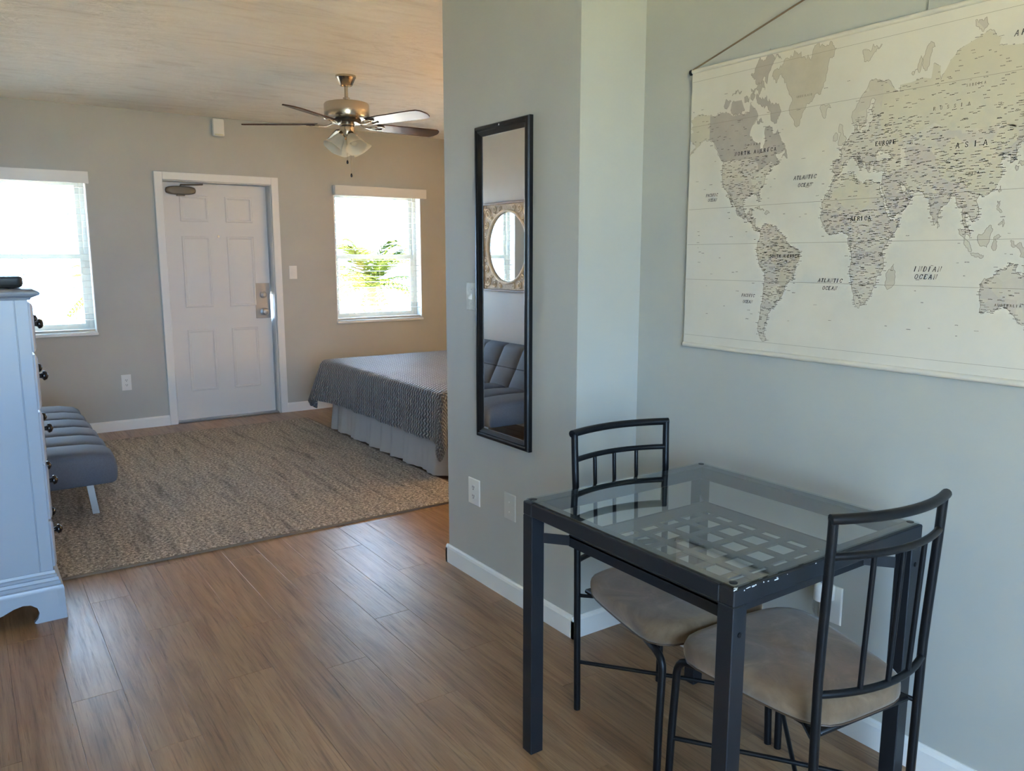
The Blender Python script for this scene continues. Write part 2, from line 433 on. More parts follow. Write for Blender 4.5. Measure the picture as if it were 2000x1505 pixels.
def raised(x0, x1, z0, z1):
    mb = MB(); lo = []
    for ins, dep in ((0, 0), (.006, -.006), (.016, -.006), (.028, .002), (.05, -.003), (.056, -.004)):
        y = LY + dep; lo.append([(x0+ins, y, z0+ins), (x1-ins, y, z0+ins), (x1-ins, y, z1-ins), (x0+ins, y, z1-ins)])
    return mb.loft(lo, cap0=False)
for z0, z1 in ((.26, .80), (.99, 1.60), (1.72, 1.94)):
    for x0, x1 in ((1.59, 1.825), (1.965, 2.20)):
        obj('door_panel', raised(x0, x1, z0, z1), M['door'], d, smooth=25)
lk = obj('lock_plate', MB().cbox(2.188, 2.322, LY-.004, LY+.001, .875, 1.19, .002), M['steel'], d)
RY = Matrix.Rotation(PI/2, 4, 'X')
def lathe_y(prof, x, y, z, seg=20):  # profile along -y
    return MB().lathe(prof, seg=seg, M=Matrix.Translation((x, y, z)) @ Matrix.Rotation(PI/2, 4, 'X'))
obj('door_knob', lathe_y([(.033, 0), (.033, .006), (.014, .012), (.012, .035), (.024, .045), (.029, .058), (.024, .070), (.010, .075)], 2.262, LY-.004, .935), M['steel'], lk)
obj('deadbolt', lathe_y([(.031, 0), (.031, .008), (.022, .016), (.012, .018), (.012, .030), (.002, .031)], 2.262, LY-.004, 1.085), M['steel'], lk)
obj('peephole', lathe_y([(.010, 0), (.010, .004), (.004, .005)], 1.895, LY, 1.60), M['chrome'], d)
cl = MB(); cl.loft([[(1.50 + .12*math.cos(2*PI*k/20)*s_ + .10, LY - .004 - dd, 1.975 + .036*(1 if math.sin(2*PI*k/20) > 0 else -1)*abs(math.sin(2*PI*k/20))**.5*s_) for k in range(20)] for dd, s_ in ((0, .8), (.012, 1), (.045, 1), (.058, .85), (.06, .6))])
cl.box(1.57, 1.63, LY-.05, LY, 1.93, 1.945)
c0 = obj('door_closer', cl, M['closer'], d)
obj('closer_arm', MB().tube([(1.60, LY-.04, 2.012), (1.60, LY-.04, 2.022), (1.72, LY-.075, 2.024), (1.775, LY-.06, 2.030)], .007, 8), M['closer'], c0)

# ------------------------------------------------------------------ windows and blinds
def window(n, hole, with_sill=True, Y0=Y, Yw=None, dep=.10):
    x0, x1, z0, z1 = hole; e = empty('window_%d' % n, ((x0+x1)/2, Y0, z0), kind='structure')
    yw = Y0 + dep; f = .038
    fr = MB()
    for a, b, c, g in ((x0, x0+f, z0, z1), (x1-f, x1, z0, z1), (x0+f, x1-f, z0, z0+f), (x0+f, x1-f, z1-f, z1)): fr.box(a, b, yw, yw+.05, c, g)
    obj('frame', fr, M['vinyl'], e, smooth=0)
    zm = z0 + (z1-z0)*.492; s_ = .032
    for k, (za, zb, yy) in enumerate(((z0+f, zm+.018, yw+.006), (zm-.018, z1-f, yw+.028))):
        sh = MB(); xa, xb = x0+f, x1-f
        for a, b, c, g in ((xa, xa+s_, za, zb), (xb-s_, xb, za, zb), (xa+s_, xb-s_, za, za+s_), (xa+s_, xb-s_, zb-s_, zb)): sh.box(a, b, yy, yy+.018, c, g)
        so = obj('sash', sh, M['vinyl'], e, smooth=0)
        obj('pane', MB().box(xa+s_, xb-s_, yy+.007, yy+.011, za+s_, zb-s_), M['pane'], so, smooth=0)
    ln = MB(); ln.box(x0, x0+.006, Y0, yw, z0, z1); ln.box(x1-.006, x1, Y0, yw, z0, z1); ln.box(x0, x1, Y0, yw, z1-.006, z1)
    obj('jamb_liner', ln, M['white'], e, smooth=0)
    obj('window_sill', MB().cbox(x0-.004, x1+.004, Y0-.022, yw, z0-.018, z0+.004, .004), M['white'], e)
    return e
window(1, W1); window(2, W2)
def blind(hole, label, xl, xr):
    x0, x1, z0, z1 = hole
    e = empty('window_blind', ((x0+x1)/2, Y, z1), label, 'blind', 'horizontal slat blinds at the far windows')
    v = MB(); v.cbox(xl, xr, Y-.066, Y-.054, z1-.062, z1+.028, .003); v.box(xl, xl+.008, Y-.054, Y-.002, z1-.062, z1+.028); v.box(xr-.008, xr, Y-.054, Y-.002, z1-.062, z1+.028)
    obj('valance', v, M['white'], e)
    obj('head_rail', MB().box(x0+.012, x1-.012, Y+.008, Y+.055, z1-.05, z1-.01), M['slat'], e, smooth=0)
    mb = MB(); xs0, xs1 = x0+.012, x1-.012; yc = Y + .034
    prof = [(-.025, -.0012), (-.012, .0006), (0, .0012), (.012, .0006), (.025, -.0012), (.025, -.0036), (0, -.0012), (-.025, -.0036)]
    mb.loft([[(xs0, yc + a, b) for a, b in prof], [(xs1, yc + a, b) for a, b in prof]])
    first = obj('slat', MB_shift(mb, z1-.085), M['slat'], e)
    zb = z0 + .03; n = int((z1 - .085 - zb)/.052)
    for k in range(1, n):
        c = first.copy(); COL.objects.link(c); c.location = (0, 0, -.052*k); c.parent = e
    obj('bottom_rail', MB().cbox(xs0, xs1, yc-.026, yc+.026, z0+.012, z0+.030, .003), M['slat'], e)
    cd = MB()
    for fx in (.14, .5, .86): cd.box(xs0+(xs1-xs0)*fx-.0015, xs0+(xs1-xs0)*fx+.0015, yc-.027, yc-.026, z0+.03, z1-.05)
    obj('ladder_cord', cd, M['slat'], e, smooth=0)
def MB_shift(mb, dz):
    o = MB(); o.v = [(x, y, z+dz) for x, y, z in mb.v]; o.f = mb.f; return o
blind(W1, 'white slat blind on the window left of the white door', W1[0]-.03, W1[1]+.015)
blind(W2, 'white slat blind on the window above the bed', W2[0]-.006, W2[1]+.036)
# glazed sliding door behind the camera
e3 = empty('window_3', (-.15, YB, .4), kind='structure')
for a, b, c, g in ((-1.20, -1.16, .40, 2.1), (.86, .90, .40, 2.1), (-.17, -.13, .44, 2.06), (-1.16, .86, .40, .44), (-1.16, .86, 2.06, 2.1)):
    obj('frame', MB().box(a, b, YB-.08, YB-.03, c, g), M['vinyl'], e3, smooth=0)
for a, b in ((-1.16, -.17), (-.13, .86)): obj('pane', MB().box(a, b, YB-.058, YB-.054, .44, 2.06), M['pane'], e3, smooth=0)

# ------------------------------------------------------------------ dining table
TX0, TX1, TY0, TY1, TZ = 1.236, 1.952, .998, 1.738, .757
tb = empty('dining_table', ((TX0+TX1)/2, (TY0+TY1)/2, 0), 'charcoal metal dining table with glass top and lattice shelf', 'table')
LG = .043
for x, y in ((TX0, TY0), (TX1-LG, TY0), (TX0, TY1-LG), (TX1-LG, TY1-LG)):
    obj('leg', MB().cbox(x, x+LG, y, y+LG, 0, TZ-.042, .002), M['table_metal'], tb, smooth=30)
fr = MB(); h0 = TZ - .042; h1 = TZ - .004
fr.cbox(TX0, TX1, TY0, TY0+.04, h0, h1, .0025); fr.cbox(TX0, TX1, TY1-.04, TY1, h0, h1, .0025)
fr.cbox(TX0, TX0+.04, TY0+.04, TY1-.04, h0, h1, .0025); fr.cbox(TX1-.04, TX1, TY0+.04, TY1-.04, h0, h1, .0025)
obj('top_frame', fr, M['table_metal'], tb, smooth=30)
obj('glass_top', MB().cbox(TX0+.006, TX1-.006, TY0+.006, TY1-.006, TZ-.004+.0005, TZ+.0015, .0008), M['table_glass'], tb, smooth=30)
for x, y in ((TX0+.022, TY0+.022), (TX1-.022, TY0+.022), (TX0+.022, TY1-.022), (TX1-.022, TY1-.022)):
    obj('corner_pad', MB().lathe([(.009, -.0006), (.009, .0004), (.008, .0006)], (x, y, TZ+.0018), 14), M['black_metal'], tb)
rc = random.Random(5)
for k in range(17):
    if k < 5: x = TX0 + .002 + rc.uniform(0, .012); y = TY0 + rc.uniform(-.0002, .010); z = TZ-.004
    else: x = TX0 + .03 + abs(rc.gauss(0, .16)); y = TY0 - .0002; z = TZ - .006 - abs(rc.gauss(0, .002))
    if x > TX1-.1: continue
    a = rc.uniform(.0012, .004); b = rc.uniform(.0006, .0014)
    obj('paint_chip', MB().box(x-a, x+a, y-.0003, y+.0008, z-b, z+b), M['white'], tb, smooth=0)
# lattice shelf
cx, cy = (TX0+TX1)/2, (TY0+TY1)/2; SH = .272; zt, zb_ = .663, .658; pit = .083; st = .0115
xs = [-SH] + [-.207] + [v for v in (-.1785, )]
sh = MB(); edges = [-.2075, -.1785 + .0, ]
bars = [-2*pit, -pit, 0, pit, 2*pit]
lim = 2*pit + st + .029
for b in bars:
    sh.box(cx+b-st, cx+b+st, cy-lim, cy+lim, zb_, zt); 
for b in bars:
    prev = -lim
    for b2 in bars + [None]:
        end = (b2 - st) if b2 is not None else lim
        sh.box(cx+prev, cx+end, cy+b-st, cy+b+st, zb_, zt)
        prev = (b2 + st) if b2 is not None else lim
sh.box(cx-SH, cx+SH, cy-SH, cy-lim, zb_, zt); sh.box(cx-SH, cx+SH, cy+lim, cy+SH, zb_, zt)
sh.box(cx-SH, cx-lim, cy-lim, cy+lim, zb_, zt); sh.box(cx+lim, cx+SH, cy-lim, cy+lim, zb_, zt)
obj('lattice_shelf', sh, M['shelf_metal'], tb, smooth=0)
rim = MB(); r0 = SH
for a, b, c, g in ((-r0, r0, -r0, -r0+.004), (-r0, r0, r0-.004, r0), (-r0, -r0+.004, -r0, r0), (r0-.004, r0, -r0, r0)): rim.box(cx+a, cx+b, cy+c, cy+g, .632, .665)
obj('shelf_rim', rim, M['table_metal'], tb, smooth=0)
for sx in (-1, 1):
    for sy in (-1, 1):
        p0 = Vector((cx + sx*(SH-.005), cy + sy*(SH-.005), .648)); p1 = Vector((cx + sx*((TX1-TX0)/2-LG+.004), cy + sy*((TY1-TY0)/2-LG+.004), .648))
        dv = (p1-p0).normalized(); nv = Vector((-dv.y, dv.x, 0))*.0025
        mb = MB(); mb.loft([[tuple(p + s1*nv + Vector((0, 0, z))) for s1, z in ((-1, -.014), (1, -.014), (1, .014), (-1, .014))] for p in (p0, p1)])
        obj('shelf_bracket', mb, M['table_metal'], tb, smooth=0)
        sc = Vector((cx + sx*((TX1-TX0)/2-LG/2), cy + sy*((TY1-TY0)/2), .652))
        obj('bolt', MB().lathe([(.006, 0), (.006, .002), (.003, .0035)], seg=10, M=Matrix.Translation(sc) @ Matrix.Rotation(-sy*PI/2, 4, 'X')), M['black_metal'], tb)

# ------------------------------------------------------------------ chairs
def make_chair(label, cross2, hwf=.195, D=.433):
    hwr, zt, lean, hwt, z2, z3, zbd = .168, .896, .016, .180, .814, .500, .52
    e = empty('dining_chair', (0, 0, 0), label, 'chair', 'black metal dining chairs')
    m = M['black_metal']; yf = D/2
    def post(s, z):
        k = max(0, (z-zbd)/(zt-zbd)); k = k*k*(3-2*k)*.35 + k*.65
        return (s*(hwr + (hwt-hwr)*z/zt), -D/2 - lean*k, z)
    for s in (-1, 1):
        obj('back_post', MB().tube([post(s, z) for z in (.004, .2, .4, .5, .54, .60, .68, .76, .84, zt)], .0105, 12), m, e)
        # front leg: comes out from under the seat and bends down
        xt = hwf - .012
        pts = [(s*(xt-.05), yf-.19, .393), (s*(xt-.02), yf-.09, .393), (s*(xt-.008), yf-.045, .390)]
        for k in range(1, 6):
            a = PI/2*k/5; pts.append((s*(xt-.006+.004*k/5), yf-.045+.040*math.sin(a), .390-.042*(1-math.cos(a))))
        pts += [(s*(hwf-.006), yf-.003, .2), (s*hwf, yf, .004)]
        obj('front_leg', MB().tube(pts, .0105, 12), m, e)
    def rail(name, z, r, bow, over):
        a = Vector(post(-1, z)); b = Vector(post(1, z)); pts = []
        for k in range(15):
            u = k/14; u2 = -over + (1+2*over)*u; p = a.lerp(b, u2); w = 1-(2*u-1)**2
            pts.append((p.x, p.y - bow*w, p.z))
        return obj(name, MB().tube(pts, r, 12), m, e), pts
    rail('top_rail', zt, .0115, .040, .025)
    _, p2 = rail('middle_rail', z2, .0085, .040, .0)
    _, p3 = rail('lower_rail', z3, .0085, .040, .0)
    def at(pts, f):
        x = f*(len(pts)-1); i = min(int(x), len(pts)-2); return Vector(pts[i]).lerp(Vector(pts[i+1]), x-i)
    for f in (.27, .5, .73):
        obj('spindle', MB().tube([at(p3, f), at(p2, f)], .0062, 10), m, e)
    # crossing stretcher rods
    def rod(a, b, z):
        return obj('stretcher', MB().tube([(a[0], a[1], z), ((a[0]+b[0])/2, (a[1]+b[1])/2, z + .002), (b[0], b[1], z)], .0062, 10), m, e)
    rod((-hwf, yf), (hwr, -D/2), .165)
    if cross2: rod((hwf, yf), (-hwr, -D/2), .150)
    # rear seat bracket + seat pan
    sp = MB(); sp.cbox(-.15, .15, -D/2+.004, yf-.05, .390, .404, .004)
    sp.tube([(-hwr-.006, -D/2, .387), (-hwr+.02, -D/2+.05, .396)], .006, 8); sp.tube([(hwr+.006, -D/2, .387), (hwr-.02, -D/2+.05, .396)], .006, 8)
    obj('seat_support', sp, m, e)
    # upholstered seat
    loops = []
    base = []
    wf, wr, y0, y1 = .218, .158, -D/2 - .004, yf + .001
    for k in range(48):
        a = 2*PI*k/48; c, s_ = math.cos(a), math.sin(a); n = 5.0
        q = (abs(c)**n + abs(s_)**n)**(-1/n); u, v = q*c, q*s_
        yy = (y0+y1)/2 + v*(y1-y0)/2; t_ = (yy-y0)/(y1-y0); w = wr + (wf-wr)*min(1, t_*1.15)
        bulge = .006*max(0, v)*(1-u*u)
        base.append((u*w, yy + bulge))
    cyy = (y0+y1)/2
    for ins, z in ((.90, .402), (.96, .403), (.99, .408), (1.0, .418), (1.0, .434), (.985, .446), (.95, .455), (.86, .461), (.7, .4645), (.5, .466), (.25, .467), (.05, .467)):
        loops.append([(x*ins, cyy + (y-cyy)*ins, z + (.004*math.sin(9*x)*math.sin(7*y) if z > .45 else 0)) for x, y in base])
    st_ = obj('seat', MB().loft(loops), M['suede'], e, smooth=60)
    pp = [(x*.985, cyy + (y-cyy)*.985, .4045) for x, y in base]
    obj('piping', MB().tube(pp + [pp[0]], .0022, 6), M['wood_dark'], st_)
    return e
chA = make_chair('black metal chair with suede seat tucked under the table against the mirror wall corner', False, .214)
chA.location = (1.646, 1.574, 0); chA.rotation_euler = (0, 0, 3.068)
chB = make_chair('black metal chair with suede seat at the near side of the glass table', True, .205)
chB.location = (1.622, 1.118, 0); chB.rotation_euler = (0, 0, -.105)

# ------------------------------------------------------------------ wall mirror (black frame)
mr = empty('wall_mirror', (XP, 2.65, .665), 'tall narrow black framed mirror hanging on the grey partition wall', 'mirror')
my0, my1, mz0, mz1 = 2.461, 2.839, .664, 1.938
def picture_frame(fnc, a0, a1, b0, b1, prof):
    """prof: (inset, height) ; fnc(a,b,h)->xyz ; frame as four-cornered sweep"""
    loops = [[fnc(a0+i, b0+i, h), fnc(a1-i, b0+i, h), fnc(a1-i, b1-i, h), fnc(a0+i, b1-i, h)] for i, h in prof]
    return MB().loft(loops, cap0=False, cap1=False)
fxm = lambda a, b, h: (XP - h, a, b)
obj('mirror_frame', picture_frame(fxm, my0, my1, mz0, mz1, [(0, 0), (0, .016), (.004, .022), (.014, .024), (.020, .020), (.024, .021), (.032, .016), (.040, .010), (.040, .004)]), M['black_wood'], mr, smooth=30)
obj('mirror_glass', MB().box(XP-.008, XP-.001, my0+.036, my1-.036, mz0+.036, mz1-.036), M['mirror'], mr, smooth=0)
obj('hanger', MB().lathe([(.004, 0), (.004, .003), (.001, .004)], seg=8, M=Matrix.Translation((XP-.024, 2.65, 1.926)) @ Matrix.Rotation(-PI/2, 4, 'Y')), M['chrome'], mr)

# ------------------------------------------------------------------ ornate mirror on the left wall
om = empty('carved_mirror', (XL, 5.62, 1.12), 'square cream carved mirror with round glass above the blue sofa', 'mirror')
oy0, oy1, oz0, oz1 = 5.25, 6.0, 1.13, 1.88; oc = ((oy0+oy1)/2, (oz0+oz1)/2); R0 = .30
fx2 = lambda a, b, h: (XL + h, a, b)
obj('outer_frame', picture_frame(fx2, oy0, oy1, oz0, oz1, [(0, 0), (0, .034), (.004, .037), (.016, .037), (.020, .030), (.020, .008)]), M['carved_edge'], om, smooth=30)
NS = 64
sq = []; ci = []
for k in range(NS):
    a = 2*PI*k/NS + PI/4; c, s_ = math.cos(a), math.sin(a); q = .357/max(abs(c), abs(s_))
    sq.append((oc[0]+q*c, oc[1]+q*s_)); ci.append((oc[0]+R0*c, oc[1]+R0*s_))
obj('carved_panel', MB().loft([[fx2(a, b, .004) for a, b in sq], [fx2(a, b, .022) for a, b in sq], [fx2(a, b, .022) for a, b in ci], [fx2(a, b, .004) for a, b in ci]], False, False), M['carved_ground'], om, smooth=30)
obj('glass_ring', MB().tube([fx2(oc[0]+R0*math.cos(2*PI*k/48), oc[1]+R0*math.sin(2*PI*k/48), .024) for k in range(49)], .011, 8), M['carved'], om)
obj('mirror_glass', MB().lathe([(R0, 0), (R0, .004)], seg=64, M=Matrix.Translation((XL+.010, oc[0], oc[1])) @ Matrix.Rotation(PI/2, 4, 'Y')), M['mirror'], om, smooth=30)
for sx in (-1, 1):
    for sy in (-1, 1):
        for (ox, oy, r_, turns, a0) in ((.285, .285, .048, 1.6, 0), (.315, .185, .034, 1.5, 2.0), (.185, .315, .034, 1.5, 4.2), (.325, .10, .022, 1.4, 1.0), (.10, .325, .022, 1.4, 5.0), (.232, .248, .022, 1.2, 3), (.33, .335, .018, 1.2, 2)):
            pts = []
            for k in range(22):
                u = k/21; a = a0 + turns*2*PI*u; rr = r_*(1-.85*u)
                pts.append(fx2(oc[0] + sx*(ox + rr*math.cos(a)), oc[1] + sy*(oy + rr*math.sin(a)), .024))
            obj('carved_scroll', MB().tube(pts, .0068, 6), M['carved'], om)

# ------------------------------------------------------------------ world map
MX = XM - .012; mu0, mv0 = 1.95, 1.12; MW, MH = 1.27, .91
mp = empty('wall_map', (XM, 1.3, 1.12), 'cream canvas world map hanging by a brown cord on the grey wall', 'map')
cv = MB()
def cvf(u, v):
    z = mv0 + MH*v; y = mu0 - MW*u; sag = .004*math.sin(PI*v)*(.5+.5*math.sin(3*u+1))
    return (MX - .0, y, z)
cv.loft([[(MX, mu0, mv0), (MX, mu0-MW, mv0), (MX, mu0-MW, mv0+MH), (MX, mu0, mv0+MH)], [(MX+.002, mu0, mv0), (MX+.002, mu0-MW, mv0), (MX+.002, mu0-MW, mv0+MH), (MX+.002, mu0, mv0+MH)]])
obj('canvas', cv, M['canvas'], mp, smooth=0)
hem = MB(); hem.tube([(MX+.001, mu0, mv0), (MX+.001, mu0-MW, mv0)], .0085, 12)
obj('bottom_hem', hem, M['canvas'], mp)
hem = MB(); hem.tube([(MX+.001, mu0, mv0+MH), (MX+.001, mu0-MW, mv0+MH)], .0072, 12)
obj('top_hem', hem, M['canvas'], mp)
obj('top_rod', MB().tube([(MX+.001, mu0+.006, mv0+MH-.001), (MX+.001, mu0-MW-.006, mv0+MH-.001)], .0050, 10), M['rod_wood'], mp)
for ya, yb in ((mu0+.001, mu0+.010), (mu0-MW-.010, mu0-MW-.001)): obj('rod_cap', MB().tube([(MX+.001, ya, mv0+MH-.001), (MX+.001, yb, mv0+MH-.001)], .0088, 14), M['rod_wood'], mp)
obj('bottom_rod', MB().tube([(MX+.001, mu0+.004, mv0), (MX+.001, mu0-MW-.004, mv0)], .0062, 10), M['rod_wood'], mp)
obj('hanging_cord', MB().tube([(MX-.003, mu0-.004, mv0+MH+.005), (MX+.004, mu0-MW/2, mv0+MH+.185), (MX-.003, mu0-MW+.004, mv0+MH+.005)], .0026, 6), M['cord'], mp)
def ll(lon, lat):
    u = .0035*lon + .578
    p = math.radians(lat); mil = 1.25*math.asinh(math.tan(.8*p)); v = .343 + .282*mil
    return u, v
def mpt(u, v, h=.0004): return (MX - h, mu0 - u, mv0 + v)
NA = [(-165,54),(-158,57),(-158,59),(-162,60),(-165,61),(-166,64),(-161,64.5),(-166,66),(-162,67),(-165,69),(-156,71),(-145,70),(-136,69),(-128,70),(-120,69.5),(-115,68),(-108,68),(-102,68),(-96,68),(-95,71.5),(-91,69.5),(-88,68.5),(-86,66.5),(-92,63),(-94.5,60),(-93,58.5),(-90,57),(-85,55.5),(-82.3,55),(-82,52.8),(-79.5,51.3),(-79,54),(-77,56),(-78,59),(-77.5,62),(-73,62),(-70,61),(-69.5,58.8),(-67,58.3),(-64.5,60.2),(-62,57.5),(-60,55),(-56,53),(-56,51.5),(-60,50.2),(-66,50),(-65,48.5),(-61,46),(-64,44.5),(-66,44.5),(-70,43.5),(-70,41.7),(-74,40.5),(-75.5,38),(-76,35.2),(-81,32),(-81.2,29.5),(-80,26.5),(-81,25.2),(-82.7,28),(-84,30),(-89,30.2),(-91,29.2),(-94.5,29.5),(-97.3,27.5),(-97.7,22.5),(-96,19),(-94.3,18.2),(-91,18.7),(-90.3,21),(-87,21.5),(-88.2,18),(-88.5,16),(-83.5,15),(-83.6,11),(-81,9),(-79.5,9.5),(-77.5,8.5),(-78,7.4),(-80.5,7.5),(-83,8.3),(-85.7,10),(-87.6,13),(-91.5,14),(-94,16.2),(-97,15.8),(-102,18),(-105.5,20.2),(-105.5,22.5),(-109,26),(-112.5,30),(-114.5,31.5),(-112,28),(-109.6,23.2),(-112,25),(-115,29.5),(-117.2,32.7),(-120.6,34.6),(-123.5,38.5),(-124.2,42),(-124,46),(-123,49),(-127,51),(-131,55),(-135,58.5),(-140,59.8),(-146,60.5),(-151,60),(-154,58.2)]
GRN = [(-73,78),(-68,80),(-60,82),(-45,82.7),(-32,83.3),(-22,82.5),(-12,81.5),(-18,79),(-20,75.5),(-22,72),(-24,70),(-32,68),(-40,65),(-43,60.2),(-48,61),(-51,64),(-54,67),(-51,69.5),(-55,72.5),(-58,75.5),(-68,76)]
SA = [(-77.5,8.5),(-75,11),(-72,12),(-70,11.5),(-65,10.3),(-61.5,10.5),(-57,6),(-51.5,4.2),(-50,1),(-48,-.8),(-44,-2.5),(-39,-3.5),(-35.3,-5.5),(-35,-8.5),(-38.5,-13),(-39,-17.5),(-41,-22),(-44.5,-23.2),(-48.5,-26),(-49,-28.8),(-53.5,-34),(-57,-34.5),(-57,-37),(-62,-39),(-65,-41.5),(-65.5,-45),(-68,-48.5),(-68.5,-52),(-65.5,-54.8),(-70,-55.3),(-74,-52),(-75.5,-47),(-73.5,-42),(-73,-37),(-71.5,-31),(-70.3,-23),(-70.5,-18.3),(-76,-14),(-79.5,-8),(-81.2,-5),(-80,-2.5),(-80,.8),(-77.5,3),(-77.5,6.5)]
AF = [(-6,35.8),(-2,35),(3,36.8),(10,37.2),(11,34),(15,32.3),(20,30.8),(22,32.8),(29,31),(32.5,31.2),(33,28),(35.5,24),(37.3,20),(39.5,15.5),(43.2,12),(45,10.6),(51,11.8),(49.5,7.5),(46,3),(41.8,-1.8),(39.3,-5),(40.5,-11),(40.5,-15.5),(35.5,-19.5),(35.5,-24),(32.8,-26.5),(31,-30),(27,-33.7),(20,-34.8),(18.3,-33.5),(17,-29),(14.5,-22.5),(12,-17),(13.5,-11),(12,-5.5),(9,-1),(9.5,3.5),(7,4.4),(3,6.3),(-2,4.8),(-8,4.5),(-12.5,7.5),(-15,11),(-17.3,14.7),(-16.3,19),(-17,21.5),(-14.5,26.2),(-10,29.5),(-9.5,32)]
EU = [(-9.3,38.7),(-9,43.2),(-2,43.5),(-1.2,46),(-4.5,48.4),(-1.5,48.7),(2,51),(5,53.3),(8.5,54),(8.2,57),(10.5,57.6),(10.5,55),(14,54),(20,54.6),(21.5,57.5),(24,59),(30,60),(23,60.2),(21.5,62),(25,65.2),(22,65.8),(17.5,62),(18.5,60),(16,56.5),(13,55.5),(11,59),(7.5,58),(5,60.5),(6,62.5),(12,66.5),(17,69),(25,71),(31,70.2),(41,67),(40,66.3),(34,66.7),(37,64.3),(40,64.7),(44,66.2),(44,68.3),(53,68.5),(60,69.3),(67,68.5),(68,72.5),(73,71.5),(74,67.5),(80,72.5),(87,75),(100,77),(104,77.6),(113,75.5),(112,73.7),(127,73),(131,71),(140,72.5),(152,71),(160,69.7),(170,69.8),(180,68.8),(186,66.5),(190,66),(184,64.5),(179,62.5),(170,60),(163,59.5),(163,56),(157,51.2),(155.5,56),(163,61.5),(156,61.5),(150,59.5),(142,59),(135,54.7),(141,52.5),(138,46.5),(132,43),(129,41),(129.3,36),(126.3,34.5),(126,37.5),(122,39),(118,39),(122,37),(119.5,35),(121.8,31),(121,28),(117,23.6),(110.5,21),(108,21.6),(105.8,19),(109,12),(105,8.6),(102.5,12),(100,13.4),(99.5,9.5),(103.3,4.5),(104,1.3),(101,3),(98.5,8),(97.8,16),(94.3,16),(92,21.5),(88,21.7),(82,16.7),(80.2,13),(79.8,10),(77.5,8),(74.5,13),(72.8,19),(72.5,21.5),(69,22.3),(66.5,25.2),(57.5,25.7),(54.5,26.6),(50.5,30),(48,30),(51.5,25),(54,24),(56.3,26),(59.8,22.5),(55,17),(45,12.7),(43,13),(42.5,16.5),(39,21.5),(35,28),(34.5,31.5),(36,36.7),(30.5,36.5),(27,37),(26.5,40),(30,41.2),(36,41.7),(41.5,41.7),(37.5,45),(33.5,44.5),(30.5,46.5),(28,44),(28.5,41.3),(23.5,40.3),(24,37.8),(22.5,36.5),(19.5,41),(13.5,45.6),(12.3,44.5),(18.5,40.1),(15.8,38),(12,42),(8.8,44.4),(3.2,43.2),(0,40),(-.5,38),(-5.5,36)]
AU = [(114,-22),(113.7,-26.3),(115.5,-31.5),(115,-34.3),(118,-35),(123.5,-34),(129,-31.6),(134.5,-33),(138,-35.5),(140.5,-38),(146.5,-39),(150,-37.3),(153,-31.5),(153.3,-26),(149.5,-21.8),(146,-19),(145.3,-15),(142.5,-10.8),(141.5,-14),(140.5,-17.6),(136,-15.5),(137,-12.2),(132.5,-11.4),(129.5,-15),(125,-14.8),(122.2,-18)]
